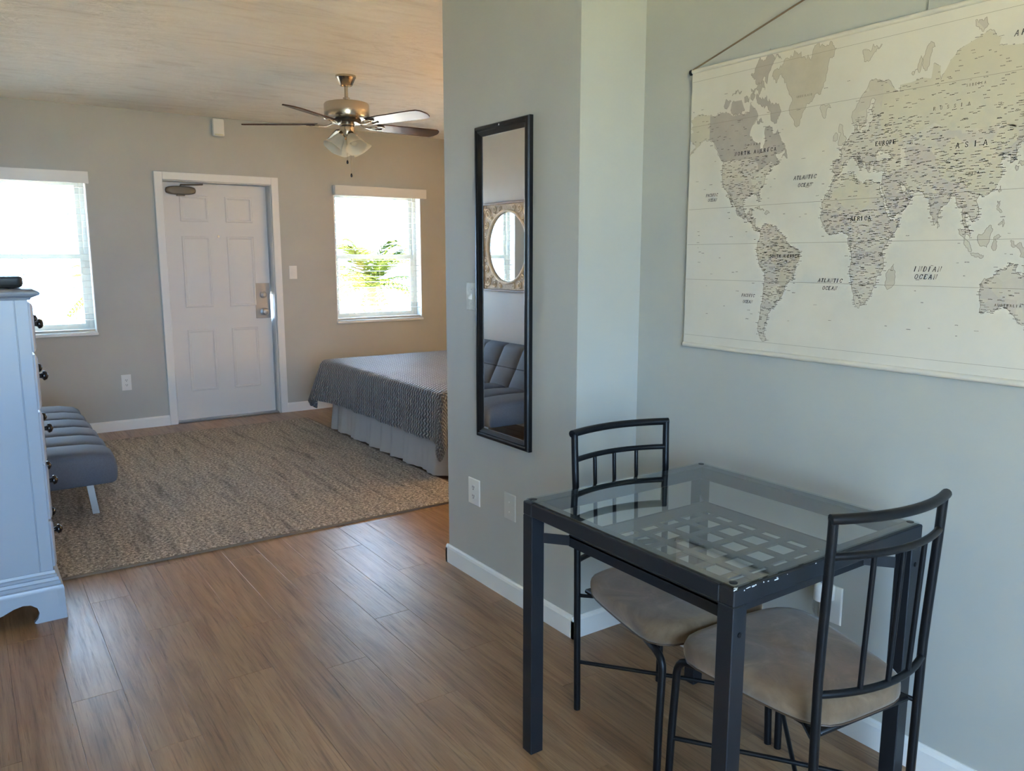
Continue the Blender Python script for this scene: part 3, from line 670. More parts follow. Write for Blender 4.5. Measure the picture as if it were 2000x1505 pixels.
ISL = {'baffin':[(-62,66.5),(-68,70),(-78,73),(-89,73.5),(-86,70.5),(-78,69.5),(-73,67.5),(-72,64),(-66,62.5)],
'ellesmere':[(-90,77),(-78,76.3),(-77,79),(-64,82),(-72,83.1),(-90,82),(-96,80)], 'devon':[(-95,76),(-80,75.5),(-80,74.6),(-92,74.7)],
'victoria':[(-117,70),(-115,73),(-105,73),(-101,69.5),(-108,68.8),(-115,69)], 'banks':[(-125,72),(-123,74.3),(-117,73.3),(-121,71.3)], 'prince':[(-100,72),(-102,73.8),(-96,73.5),(-97,71.8)], 'melville':[(-116,75),(-112,76.3),(-105,75.8),(-107,74.9)], 'somerset':[(-95,72.8),(-95,74),(-90,73.8),(-91,72.8)], 'southampton':[(-87,65.6),(-80,63.8),(-86,63.4)],
'iceland':[(-24,65.5),(-22,66.3),(-16,66.4),(-13.6,65),(-18,63.4),(-22.5,63.9)], 'britain':[(-5,50),(1.3,51.2),(1.6,52.8),(-1.5,55),(-2,57.5),(-5,58.6),(-5.5,56),(-3.2,54.5),(-5,51.8)], 'ireland':[(-10,52),(-6.3,52.2),(-6,54.5),(-8.5,55.2),(-10,53.8)], 'newfoundland':[(-59,47.6),(-53,47),(-55.5,51.5)],
'cuba':[(-85,22),(-80,23.2),(-74.3,20.2),(-78,20.3),(-82,22.3)], 'hispaniola':[(-74,18.4),(-72.5,19.8),(-68.5,18.6),(-71.5,17.8)], 'madagascar':[(49.3,-12.2),(50.3,-15.8),(47.2,-25),(44.5,-25),(43.5,-21.5),(44.5,-16.3)],
'srilanka':[(79.9,9.7),(81.8,7),(80.5,6)], 'sumatra':[(95.3,5.6),(98,4.3),(104,-1.5),(106,-5.8),(102.3,-4),(98.7,1.8)], 'java':[(105.3,-6.8),(108.5,-6.7),(114.5,-7.7),(114.3,-8.6),(108,-7.8)], 'borneo':[(109,1.5),(111.5,2.5),(114,4.7),(117,7),(119,5),(117.5,1),(116,-4),(112,-3.3),(110,-1.5)],
'sulawesi':[(119,-3.5),(120,.8),(125,1.5),(121,.4),(122.5,-1),(122.5,-4.5),(120.4,-5.5)], 'newguinea':[(131,-.8),(134.5,-3),(138,-1.7),(145,-4.5),(147.7,-6.2),(150.5,-10.5),(146.5,-8.7),(142.5,-9.2),(138,-8.3),(137.5,-5.2),(133,-4)], 'luzon':[(120.3,18.3),(122.2,18.4),(121.6,15),(124,13),(120.8,14)], 'mindanao':[(122,7),(125,9.7),(126.3,7.5),(125.3,5.8)], 'taiwan':[(120.2,23),(121.6,25.2),(121,22.2)],
'honshu':[(131,34),(136,36),(140,39.5),(141,41.3),(142,39.5),(140.7,35.7),(135.5,33.6)], 'kyushu':[(130,33.6),(131.8,33.3),(130.6,31.2)], 'hokkaido':[(140,41.8),(141.7,45.4),(145.3,43.3),(143,42.1)], 'sakhalin':[(142,46),(142,53.5),(143.2,54),(144,49)],
'novaya':[(52,71),(57,73.5),(66,76.7),(68,76.6),(60,74.5),(57,71),(54,70.7)], 'svalbard':[(11,79.5),(20,80.3),(27,80),(21,78.5),(17,76.7)], 'severnaya':[(95,80.5),(100,80),(104,79),(97,79)], 'tasmania':[(144.8,-40.8),(148.2,-40.9),(147,-43.5)], 'nz_north':[(173,-34.6),(178.3,-37.8),(175.2,-41.5),(174.7,-37.5)], 'nz_south':[(172.7,-40.6),(174,-41.8),(170.5,-46),(167,-46)], 'newsiberia':[(138,75.5),(146,75.6),(150,75),(141,74)]}
CAN = [(-141,69.6),(-136,69),(-128,70),(-120,69.5),(-115,68),(-108,68),(-102,68),(-96,68),(-95,71.5),(-91,69.5),(-88,68.5),(-86,66.5),(-92,63),(-94.5,60),(-93,58.5),(-90,57),(-85,55.5),(-82.3,55),(-82,52.8),(-79.5,51.3),(-79,54),(-77,56),(-78,59),(-77.5,62),(-73,62),(-70,61),(-69.5,58.8),(-67,58.3),(-64.5,60.2),(-62,57.5),(-60,55),(-56,53),(-56,51.5),(-60,50.2),(-66,50),(-65,48.5),(-61,46),(-64,44.5),(-67,45),(-70,46.5),(-74.5,45),(-79,43.3),(-83,42.2),(-84,46.3),(-90,48),(-95,49),(-110,49),(-123,49),(-127,51),(-131,55),(-135,58.5),(-139,60),(-141,60.3)]
BRA = [(-50,1),(-48,-.8),(-44,-2.5),(-39,-3.5),(-35.3,-5.5),(-35,-8.5),(-38.5,-13),(-39,-17.5),(-41,-22),(-44.5,-23.2),(-48.5,-26),(-49,-28.8),(-53,-33),(-57,-30),(-54,-25.5),(-58,-20),(-60,-14),(-65,-10),(-73,-7.5),(-69,-4),(-67,1.5),(-60,4.5),(-55,2)]
SAH = [(-9,27),(9,36.5),(11,34),(20,30.8),(25,31.5),(25,20),(15,16),(4,19),(-5,25)]
CHN = [(75,39),(82,45),(88,48),(97,43),(105,42),(112,44),(120,50),(127,49.5),(131,45),(125,41),(118,39),(122,37),(119.5,35),(121.8,31),(121,28),(117,23.6),(110.5,21),(105,23),(98,25),(97,28),(88,28),(80,31)]
RUS = [(31,70.2),(41,67),(44,66.2),(44,68.3),(53,68.5),(60,69.3),(67,68.5),(68,72.5),(73,71.5),(74,67.5),(80,72.5),(87,75),(100,77),(104,77.6),(113,75.5),(112,73.7),(127,73),(131,71),(140,72.5),(152,71),(160,69.7),(170,69.8),(180,68.8),(186,66.5),(179,62.5),(170,60),(163,59.5),(156,61.5),(150,59.5),(142,59),(135,54.7),(130,48),(120,50),(110,50),(97,50),(85,50),(72,54),(60,51),(50,49),(40,47),(35,51),(30,57),(30,62)]
ALK = [(-165,54),(-158,57),(-158,59),(-162,60),(-165,61),(-166,64),(-161,64.5),(-166,66),(-162,67),(-165,69),(-156,71),(-145,70),(-141,69.6),(-141,60.3),(-146,60.5),(-151,60),(-154,58.2)]
def pip(pt, poly):
    x, y = pt; c = False; n = len(poly)
    for i in range(n):
        x1, y1 = poly[i]; x2, y2 = poly[i-1]
        if (y1 > y) != (y2 > y) and x < (x2-x1)*(y-y1)/(y2-y1)+x1: c = not c
    return c
from mathutils.geometry import delaunay_2d_cdt
def dense(poly, step, jit, rnd):
    """subdivide an outline; with jit, midpoints wander so that the coast looks ragged"""
    out = []; n = len(poly)
    def sub(a, b, d):
        L = math.hypot(b[0]-a[0], b[1]-a[1])
        if L < step or d == 0: out.append(a); return
        m = ((a[0]+b[0])/2 + rnd.gauss(0, 1)*L*jit, (a[1]+b[1])/2 + rnd.gauss(0, 1)*L*jit)
        sub(a, m, d-1); sub(m, b, d-1)
    for i in range(n): sub(poly[i], poly[(i+1) % n], 5)
    return out
LIM = 189
def land(polys, m, name, h, jit=.5, outline=None, kind=None):
    rnd = random.Random(3); mb = MB()
    for poly in polys:
        pd = dense(poly, 1.0, jit*.2, rnd) if jit else poly
        P = [ll(a, b) for a, b in pd]; P = [(max(.003, min(MW-.004, u)), v) for u, v in P]
        vv, _, tri = delaunay_2d_cdt([Vector(p) for p in P], [], [list(range(len(P)))], 1, 1e-6)[:3]
        mb.add([mpt(u, v, h) for u, v in vv], [tuple(t) for t in tri])
        if outline is not None: ribbon(outline, P + [P[0]], .00055, h + .00015)
    o = obj(name, mb, m, mp, smooth=0, fixn=False); return tag(o, kind='stuff')
def ribbon(mb, pts, w, h):
    n = len(pts); vs = []
    for i in range(n):
        a = pts[max(0, i-1)]; b = pts[min(n-1, i+1)]; dx, dy = b[0]-a[0], b[1]-a[1]; L = math.hypot(dx, dy) or 1
        nx, ny = -dy/L*w, dx/L*w; p = pts[i]
        vs += [mpt(p[0]+nx, p[1]+ny, h), mpt(p[0]-nx, p[1]-ny, h)]
    mb.add(vs, [(2*i, 2*i+1, 2*i+3, 2*i+2) for i in range(n-1)])
coast = MB()
land([NA, SA, AF, EU, AU], M['land'], 'printed_continents', .0004, .5, coast)
land([p for k, p in ISL.items() if k in ('baffin','ellesmere','devon','victoria','banks','prince','melville','somerset','southampton','newfoundland')], M['land_grey'], 'printed_arctic_islands', .0004, .75, coast)
land([p for k, p in ISL.items() if k not in ('baffin','ellesmere','devon','victoria','banks','prince','melville','somerset','southampton','newfoundland')], M['land'], 'printed_islands', .0004, .8, coast)
land([GRN], M['land_tan'], 'printed_greenland', .0004, .6, coast)
land([CAN, [(-117,70),(-115,73),(-105,73),(-101,69.5)]], M['land_grey'], 'printed_canada', .0006, 0)
land([ALK, SAH, CHN], M['land_ochre'], 'printed_warm_regions', .0006, 0)
land([BRA], M['land_tan'], 'printed_brazil', .0006, 0)
land([RUS], M['land_ochre'], 'printed_russia', .0006, 0)
land([[(49,37),(54,37),(53,40),(51,45),(53,46.8),(48,46),(47.5,43)], [(28.5,41.5),(36,41.9),(41.3,41.9),(37.5,45),(33.5,44.6),(30.5,46.4)]], M['canvas'], 'printed_seas', .0008, .3)
tag(obj('coast_lines', coast, M['ink_soft'], mp, smooth=0, fixn=False), kind='stuff')
gr = MB()
for lat in (0, 23.4, -23.4, 66.5):
    v = ll(0, lat)[1]; ribbon(gr, [(.004, v), (MW-.004, v)], .00045, .0011)
for v in (.035, MH-.035): ribbon(gr, [(.004, v), (MW-.004, v)], .0004, .0011)
tag(obj('latitude_lines', gr, M['ink_soft'], mp, smooth=0, fixn=False), kind='stuff')
# tiny place-name marks, too small to read in the photograph
mk = MB(); mkd = MB(); rnd = random.Random(11); count = 0
big = [NA, SA, AF, EU, AU, GRN]
def mark(u, v, L):
    global count
    if not (.008 < u < MW-.02 and .04 < v < MH-.03): return
    t = rnd.uniform(.0005, .0009); x = 0
    while x < L:
        w = rnd.uniform(.0012, .0030); ribbon(mkd if rnd.random() < .35 else mk, [(u+x, v + rnd.uniform(-.0003, .0003)), (u+x+w, v + rnd.uniform(-.0003, .0003))], t, .0012); x += w + .0006
    count += 1
tries = 0
while count < 2000 and tries < 60000:
    tries += 1; lon = rnd.uniform(-165, 190); lat = rnd.uniform(-52, 74)
    dens = .9
    if lat > 50 and lon < -55: dens = .12
    elif lat > 58: dens = .22
    elif lon < -60 and lat > 12: dens = .8
    elif -10 < lon < 30 and 18 < lat < 30: dens = .12
    elif 112 < lon < 150 and lat < -12: dens = .25
    elif -10 < lon < 45 and lat > 36: dens = 1.0
    elif 60 < lon < 110 and lat > 44: dens = .45
    if rnd.random() > dens: continue
    if any(pip((lon, lat), p) for p in big[:5]):
        u, v = ll(lon, lat); mark(u, v, rnd.uniform(.004, .012))
for poly in (NA, SA, AF, EU, AU):          # labels along the coasts
    for (a, b) in dense(poly, 2.0, 0, rnd):
        if b > 60 or (b > 50 and a < -55): 
            if rnd.random() < .75: continue
        if rnd.random() < .85:
            u, v = ll(a, b); mark(u + rnd.uniform(-.008, .003), v + rnd.uniform(-.003, .003), rnd.uniform(.004, .010))
for k in range(150):
    lon = rnd.uniform(-165, 190); lat = rnd.uniform(-48, 78); u, v = ll(lon, lat)
    mark(u, v, rnd.uniform(.004, .012))
tag(obj('place_marks', mk, M['ink'], mp, smooth=0, fixn=False), kind='stuff')
tag(obj('dark_place_marks', mkd, M['ink_dark'], mp, smooth=0, fixn=False), kind='stuff')
# lettering: stroke capitals with serifs
G = {'A':[[(.05,0),(.45,1),(.52,1),(.9,0)],[(.2,.35),(.73,.35)],[(-.05,0),(.2,0)],[(.74,0),(1.02,0)]],
'B':[[(.12,0),(.12,1)],[(.0,1),(.5,1),(.72,.88),(.72,.64),(.5,.54),(.12,.54)],[(.5,.54),(.8,.42),(.8,.12),(.55,0),(0,0)]],
'C':[[(.85,.74),(.78,.95),(.5,1),(.22,.88),(.08,.5),(.22,.12),(.5,0),(.8,.06),(.88,.26)],[(.85,.7),(.85,1)]],
'D':[[(.14,0),(.14,1)],[(0,1),(.45,1),(.78,.84),(.88,.5),(.78,.16),(.45,0),(0,0)]],
'E':[[(.14,0),(.14,1)],[(0,1),(.78,1),(.8,.8)],[(.14,.53),(.55,.53)],[(0,0),(.78,0),(.84,.22)]],
'F':[[(.14,0),(.14,1)],[(0,1),(.78,1),(.8,.8)],[(.14,.53),(.55,.53)],[(0,0),(.32,0)]],
'G':[[(.85,.74),(.78,.95),(.5,1),(.22,.88),(.08,.5),(.22,.12),(.5,0),(.82,.1),(.82,.42)],[(.6,.42),(.95,.42)]],
'H':[[(.14,0),(.14,1)],[(.8,0),(.8,1)],[(.14,.52),(.8,.52)],[(0,0),(.3,0)],[(0,1),(.3,1)],[(.66,0),(.96,0)],[(.66,1),(.96,1)]],
'I':[[(.3,0),(.3,1)],[(.12,0),(.48,0)],[(.12,1),(.48,1)]], 'L':[[(.14,0),(.14,1)],[(0,1),(.32,1)],[(0,0),(.75,0),(.8,.25)]],
'M':[[(.1,0),(.1,1),(.5,.15),(.9,1),(.9,0)],[(0,0),(.22,0)],[(.76,0),(1.04,0)]],
'N':[[(.14,0),(.14,1),(.82,0),(.82,1)],[(0,0),(.3,0)],[(0,1),(.16,1)],[(.68,1),(.96,1)]], 'O':[[(.5,1),(.2,.88),(.07,.5),(.2,.12),(.5,0),(.8,.12),(.93,.5),(.8,.88),(.5,1)]],
'P':[[(.14,0),(.14,1)],[(0,1),(.5,1),(.78,.88),(.78,.6),(.5,.46),(.14,.46)],[(0,0),(.32,0)]], 'R':[[(.14,0),(.14,1)],[(0,1),(.5,1),(.76,.88),(.76,.62),(.5,.5),(.14,.5)],[(.48,.5),(.85,0),(.98,0)],[(0,0),(.32,0)]],
'S':[[(.75,.76),(.7,.94),(.45,1),(.18,.9),(.16,.66),(.45,.52),(.75,.38),(.76,.12),(.5,0),(.2,.06),(.12,.28)]], 'T':[[(.45,0),(.45,1)],[(.02,.78),(.06,1),(.84,1),(.88,.78)],[(.28,0),(.62,0)]],
'U':[[(.14,1),(.14,.25),(.3,.03),(.6,.03),(.78,.25),(.78,1)],[(0,1),(.3,1)],[(.66,1),(.92,1)]], 'V':[[(.1,1),(.5,0),(.88,1)]]}
def word(mb, txt, uc, vc, h, adv, shear=.25, w=.0009):
    n = len(txt); wid = adv*(n-1); x0 = uc - wid/2
    for i, ch in enumerate(txt):
        if ch == ' ': continue
        for stroke in G[ch]:
            vert = abs(stroke[0][0]-stroke[-1][0]) < .15 and len(stroke) == 2
            pts = [(x0 + adv*i + (a-.45)*h*.72 + shear*(b-.5)*h, vc + (b-.5)*h) for a, b in stroke]
            ribbon(mb, pts, w*(1.35 if vert else .85), .0016)
tx = MB()
word(tx, 'ATLANTIC', .458, .533, .0105, .0098); word(tx, 'OCEAN', .459, .511, .0100, .0098)
word(tx, 'ATLANTIC', .562, .234, .0105, .0100); word(tx, 'OCEAN', .562, .212, .0100, .0098)
word(tx, 'PACIFIC', .105, .503, .0090, .0072, w=.0007); word(tx, 'OCEAN', .108, .487, .0090, .0078, w=.0007)
word(tx, 'PACIFIC', .272, .180, .0090, .0074, w=.0007); word(tx, 'OCEAN', .271, .160, .0090, .0078, w=.0007)
word(tx, 'INDIAN', .843, .270, .0120, .0126); word(tx, 'OCEAN', .840, .250, .0115, .0126)
word(tx, 'ARCTIC', 1.045, .815, .0120, .0150); word(tx, 'OCEAN', 1.065, .795, .0120, .0140)
word(tx, 'NORTH AMERICA', .272, .625, .0105, .0125, 0); word(tx, 'SOUTH AMERICA', .400, .304, .0092, .0082, 0)
word(tx, 'EUROPE', .702, .603, .0105, .0100, 0); word(tx, 'AFRICA', .644, .407, .0110, .0105, 0); word(tx, 'ASIA', .926, .575, .0125, .0220, 0)
tag(obj('printed_names', tx, M['ink_dark'], mp, smooth=0, fixn=False), kind='stuff')
tx = MB()
word(tx, 'RUSSIA', .870, .672, .0080, .0170, 0, .0006); word(tx, 'SIBERIA', .925, .716, .0060, .0070, 0, .0004); word(tx, 'CANADA', .262, .648, .0060, .0110, 0, .0005)
word(tx, 'GREENLAND', .440, .765, .0050, .0060, 0, .0004); word(tx, 'AUSTRALIA', 1.045, .185, .0060, .0070, 0, .0005); word(tx, 'CHINA', .935, .505, .0060, .0070, 0, .0005); word(tx, 'BRAZIL'.replace('Z', 'S'), .42, .285, .0050, .0055, 0, .0004) if False else None
tag(obj('printed_country_names', tx, M['ink'], mp, smooth=0, fixn=False), kind='stuff')
# painted-over access panel above the map
tag(obj('access_panel', MB().cbox(XM-.006, XM, .80, 1.165, 2.0, 2.088, .0015), M['wall'], loc=(XM, .98, 2.0)), 'flat painted over access panel on the wall above the map', 'panel')

# ------------------------------------------------------------------ switch plates, outlets
def plate(name, fn, a, b, w, h, label, cat, kind, group=None, m=None):
    e = empty(name, fn(a, b, 0), label, cat, group)
    lo = []
    for ins, d_ in ((0, 0), (0, .003), (.003, .0055), (.006, .006)):
        lo.append([fn(a-w/2+ins, b-h/2+ins, d_), fn(a+w/2-ins, b-h/2+ins, d_), fn(a+w/2-ins, b+h/2-ins, d_), fn(a-w/2+ins, b+h/2-ins, d_)])
    obj('cover_plate', MB().loft(lo), m or M['plastic'], e, smooth=30)
    if kind == 'outlet':
        for dz in (-.020, .020):
            mb = MB(); mb.prism([(a + .0165*math.cos(2*PI*k/20), b + dz + .014*math.sin(2*PI*k/20)) for k in range(20)], .006, .0075, fn)
            s_ = obj('socket', mb, M['plastic'], e, smooth=30)
            sl = MB()
            for da in (-.0062, .0062): sl.prism([(a+da-.0013, b+dz-.002), (a+da+.0013, b+dz-.002), (a+da+.0013, b+dz+.007), (a+da-.0013, b+dz+.007)], .0074, .0080, fn)
            sl.prism([(a-.0025, b+dz-.010), (a+.0025, b+dz-.010), (a+.0025, b+dz-.005), (a-.0025, b+dz-.005)], .0074, .0080, fn)
            obj('slot', sl, M['dark'], s_, smooth=0)
    elif kind == 'rocker':
        mb = MB(); mb.prism([(a-.016, b-.033), (a+.016, b-.033), (a+.016, b+.033), (a-.016, b+.033)], .006, .0085, fn); obj('rocker', mb, M['plastic'], e, smooth=0)
    elif kind == 'toggle':
        mb = MB(); mb.loft([[fn(a+x, b+z, .006) for x, z in ((-.006, -.013), (.006, -.013), (.006, .013), (-.006, .013))], [fn(a+x, b+z, .020) for x, z in ((-.004, -.010), (.004, -.010), (.004, -.002), (-.004, -.002))]])
        obj('toggle', mb, M['plastic'], e, smooth=0)
    for dz in ((0,) if kind == 'outlet' else (-.030, .030) if kind == 'toggle' else (-.021, .021)):
        sc = MB().prism([(a + .003*math.cos(2*PI*k/8), b + dz + .003*math.sin(2*PI*k/8)) for k in range(8)], .0058, .0068, fn)
        if kind != 'rocker': obj('screw', sc, M['steel'] if kind == 'toggle' else M['plastic'], e, smooth=0)
    return e
fback = lambda a, b, h: (a, Y-h, b); fpart = lambda a, b, h: (XP-h, a, b); fmap = lambda a, b, h: (XM-h, a, b)
plate('light_switch', fback, 2.517, 1.285, .072, .118, 'white rocker light switch right of the white door', 'switch', 'rocker')
plate('wall_outlet', fback, 1.066, .397, .074, .130, 'white double outlet on the far wall left of the door', 'outlet', 'outlet')
M['steel_plate'] = flat('pearly_switch_plate', (.55, .55, .49), .45, 0, var=.15, bscale=40)
plate('light_switch', fpart, 2.895, 1.256, .086, .120, 'pearly toggle switch left of the tall black mirror', 'switch', 'toggle', m=M['steel_plate'])
plate('wall_outlet', fpart, 2.890, .398, .092, .118, 'white outlet low on the partition wall under the switch', 'outlet', 'outlet')
M['plate_grey'] = flat('painted_plate', (.58, .57, .52), .5)
plate('blank_plate', fpart, 2.611, .402, .080, .112, 'blank painted cover plate low on the partition near the table', 'plate', 'blank', m=M['plate_grey'])
plate('wall_outlet', fmap, 1.325, .385, .075, .118, 'white outlet behind the air freshener under the table', 'outlet', 'blank')
# plug-in air freshener
af = empty('air_freshener', (XM, 1.345, .36), 'white plug in air freshener with clear oil bottle under the table', 'air freshener')
MA = Matrix.Translation((XM-.040, 1.330, 0))
obj('cap', MB().lathe([(.016, .462), (.021, .460), (.0235, .450), (.0245, .420), (.0245, .405)], seg=24, M=MA), M['plastic'], af)
obj('vent', MB().lathe([(.0155, .4622), (.0155, .4632), (.004, .4632)], seg=20, M=MA), flat('grey_blue_vent', (.42, .47, .55), .5), af)
obj('bottle', MB().lathe([(.018, .405), (.024, .398), (.0265, .385), (.0255, .368), (.018, .352), (.010, .348)], seg=24, M=MA), M['bottle'], af)
obj('wick', MB().lathe([(.003, .40), (.003, .352)], seg=8, M=MA), M['plastic'], af)
obj('plug_body', MB().cbox(XM-.022, XM-.006, 1.308, 1.354, .40, .450, .004), M['plastic'], af)

# ------------------------------------------------------------------ chime box
ch = empty('door_chime', (1.915, Y, 2.428), 'white door chime box high on the far wall under the ceiling', 'chime')
obj('body', MB().cbox(1.870, 1.962, Y-.045, Y, 2.430, 2.570, .006), M['plastic'], ch)
obj('lower_grille', MB().cbox(1.880, 1.952, Y-.047, Y-.044, 2.434, 2.446, .001), flat('yellowed_strip', (.62, .58, .42), .5), ch)

# ------------------------------------------------------------------ ceiling fan
FX, FY = 2.19, 5.08
fan = empty('ceiling_fan', (FX, FY, ZC), 'brushed nickel ceiling fan with dark blades and frosted glass light shades', 'ceiling fan')
fc = (FX, FY, 0)
obj('canopy', MB().lathe([(.066, ZC), (.066, ZC-.012), (.062, ZC-.016), (.040, ZC-.062), (.036, ZC-.064), (.034, ZC-.056)], fc, 32), M['nickel'], fan)
obj('down_rod', MB().lathe([(.0125, ZC-.05), (.0125, 2.452), (.022, 2.448), (.023, 2.430), (.019, 2.42)], fc, 20), M['nickel'], fan)
obj('motor_housing', MB().lathe([(.03, 2.424), (.110, 2.420), (.140, 2.412), (.146, 2.402), (.146, 2.332), (.142, 2.322), (.128, 2.316), (.090, 2.306)], fc, 48), M['nickel'], fan)
obj('flywheel', MB().lathe([(.092, 2.308), (.094, 2.286), (.05, 2.280)], fc, 32), M['bronze'], fan)
obj('switch_housing', MB().lathe([(.05, 2.286), (.050, 2.276), (.046, 2.272), (.050, 2.262), (.050, 2.216), (.046, 2.205), (.02, 2.200)], fc, 32), M['nickel'], fan)
zb = 2.282; pitch = math.radians(12)
for k in range(5):
    a = math.radians(146 + 72*k)
    Mk = Matrix.Translation((FX, FY, zb)) @ Matrix.Rotation(a, 4, 'Z') @ Matrix.Rotation(pitch*-1 if False else -pitch, 4, 'X')
    poly = [(.205, -.050), (.30, -.058), (.60, -.066), (.655, -.064), (.678, -.045), (.690, -.010), (.690, .010), (.678, .045), (.655, .064), (.60, .066), (.30, .058), (.205, .050)]
    mb = MB(); mb.prism(poly, -.0035, .0035, lambda x, y, h: tuple(Mk @ Vector((x, y, h))))
    bl = obj('blade', mb, M['blade'], fan, smooth=30)
    ir = MB()
    pts = [Mk @ Vector(p) for p in ((.085, 0, .012), (.12, 0, -.006), (.155, .0, -.012), (.19, 0, -.008), (.215, 0, -.006))]
    ir.tube(pts, [.013, .010, .012, .014, .010], 8, flat=.45)
    for s in (-1, 1):
        ir.tube([Mk @ Vector(p) for p in ((.15, s*.006, -.011), (.185, s*.032, -.008), (.225, s*.034, -.006), (.262, s*.020, -.006))], .007, 8, flat=.5)
        ir.lathe([(.008, -.006), (.006, -.010)], seg=8, M=Mk @ Matrix.Translation((.235, s*.030, 0)))
    obj('blade_iron', ir, M['nickel'], fan)
# light kit
th0 = math.atan2(-FY, -FX)
for k, dg in enumerate((-62, 28, 118, 208)):
    a = th0 + math.radians(dg)
    Mk = Matrix.Translation((FX, FY, 2.200)) @ Matrix.Rotation(a, 4, 'Z') @ Matrix.Translation((.038, 0, .014)) @ Matrix.Rotation(math.radians(-38), 4, 'Y')
    # local -z is shade direction
    fit = obj('shade_fitter', MB().lathe([(.010, .03), (.020, .02), (.026, .0), (.027, -.016), (.022, -.018)], seg=20, M=Mk), M['nickel'], fan)
    prof = [(.024, -.010), (.029, -.018), (.036, -.035), (.041, -.055), (.046, -.075), (.055, -.095), (.066, -.112), (.070, -.117)]
    inn = [(r-.003, z) for r, z in reversed(prof)]
    def flare(prof_, seg=32):
        loops = []
        for r, z in prof_:
            w = max(0, (-z-.07)/.047)
            loops.append([tuple(Mk @ Vector((r*(1+.03*w*math.cos(6*2*PI*j/seg))*math.cos(2*PI*j/seg), r*(1+.03*w*math.cos(6*2*PI*j/seg))*math.sin(2*PI*j/seg), z))) for j in range(seg)])
        return loops
    obj('light_shade', MB().loft(flare(prof + inn), False, False), M['frosted'], fan, smooth=60)
    obj('bulb', MB().lathe([(.010, -.012), (.012, -.03), (.022, -.05), (.025, -.066), (.018, -.083), (.004, -.089)], seg=16, M=Mk), M['frosted'], fan)
for (dx, dy, zend) in ((-.006, .0, 2.03), (.014, -.012, 1.945)):
    c = MB().tube([(FX+dx, FY+dy, 2.205), (FX+dx, FY+dy, zend+.02)], .0012, 6)
    pc = obj('pull_chain', c, M['nickel'], fan)
    obj('chain_fob', MB().lathe([(.002, .024), (.006, .018), (.0075, .008), (.005, 0), (.001, -.002)], (FX+dx, FY+dy, zend), 12), M['bronze'], pc)

# ------------------------------------------------------------------ dresser
DX0, DX1, DY0, DY1 = XL+.018, .205, 3.505, 4.36
dr = empty('chest_of_drawers', ((DX0+DX1)/2, (DY0+DY1)/2, 0), 'tall pale blue white chest of drawers with dark knobs against the left wall', 'dresser')
cz0, cz1 = .165, 1.262
cb = MB(); cb.box(DX0, DX1-.004, DY0+.004, DY1-.004, cz0, cz1)
obj('carcass', cb, M['dresser'], dr, smooth=0)
for yy, s in ((DY0, 1), (DY1, -1)):
    mb = MB(); y0, y1 = (yy, yy+.004) if s > 0 else (yy-.004, yy)
    mb.cbox(DX0, DX1-.046, y0, y1, cz0, cz1, .001); mb.cbox(DX1-.043, DX1, y0, y1, cz0, cz1, .001)
    obj('side_panel', mb, M['dresser'], dr, smooth=0)
def moulding(levels):
    return MB().loft([[(DX0, DY0-o, z), (DX1+o, DY0-o, z), (DX1+o, DY1+o, z), (DX0, DY1+o, z)] for o, z in levels])
obj('top_board', moulding([(.008, 1.262), (.012, 1.270), (.026, 1.276), (.036, 1.280), (.040, 1.286), (.038, 1.292), (.028, 1.298), (.014, 1.302)]), M['dresser'], dr, smooth=25)
obj('base_moulding', moulding([(.004, .196), (.006, .185), (.010, .182), (.010, .172), (.014, .170), (.016, .158), (.020, .155), (.020, .142), (.026, .138), (.030, .126), (.030, .118), (0, .116)]), M['dresser'], dr, smooth=25)
# bracket feet: scrolled apron on the two visible sides
def bracket(L, n=30):
    """outline in (s,z) from 0..L with scroll cut-outs"""
    lo = [(0, 0), (.105, 0), (.112, .006), (.098, .024), (.092, .044), (.098, .064), (.118, .078), (.145, .082), (.175, .076), (.21, .062), (L/2, .050)]
    lo2 = [(L-a, b) for a, b in reversed(lo[:-1])]
    return lo + lo2 + [(L, .118), (0, .118)]
def ogee(z):   # outward profile of the foot
    return .030 + .006*math.sin((z/.118)*2*PI - .6) + (.006 if z < .03 else 0)
ft = MB()
L = DX1 + .03 - DX0
P = bracket(L); n = len(P)
ft.loft([[(DX1+.030 - s, DY0 - ogee(z), z) for s, z in P], [(DX1+.030 - s, DY0 - ogee(z) + .022, z) for s, z in P]])
obj('side_apron', ft, M['dresser'], dr, smooth=25)
L = DY1 - DY0 + .06; P = bracket(L)
ft = MB(); ft.loft([[(DX1 + ogee(z), DY0-.030 + s, z) for s, z in P], [(DX1 + ogee(z) - .022, DY0-.030 + s, z) for s, z in P]])
obj('front_apron', ft, M['dresser'], dr, smooth=25)
ft = MB()
for (xa, xb) in ((DX0+.01, DX0+.06),): 
    for (ya, yb) in ((DY0+.01, DY0+.05), (DY1-.05, DY1-.01)): ft.box(xa, xb, ya, yb, 0, .12)
obj('rear_feet', ft, M['dresser'], dr, smooth=0)
zl = [(1.062, 1.250), (.838, 1.052), (.626, 1.828-1.0), (.398, .616), (.202, .388)]
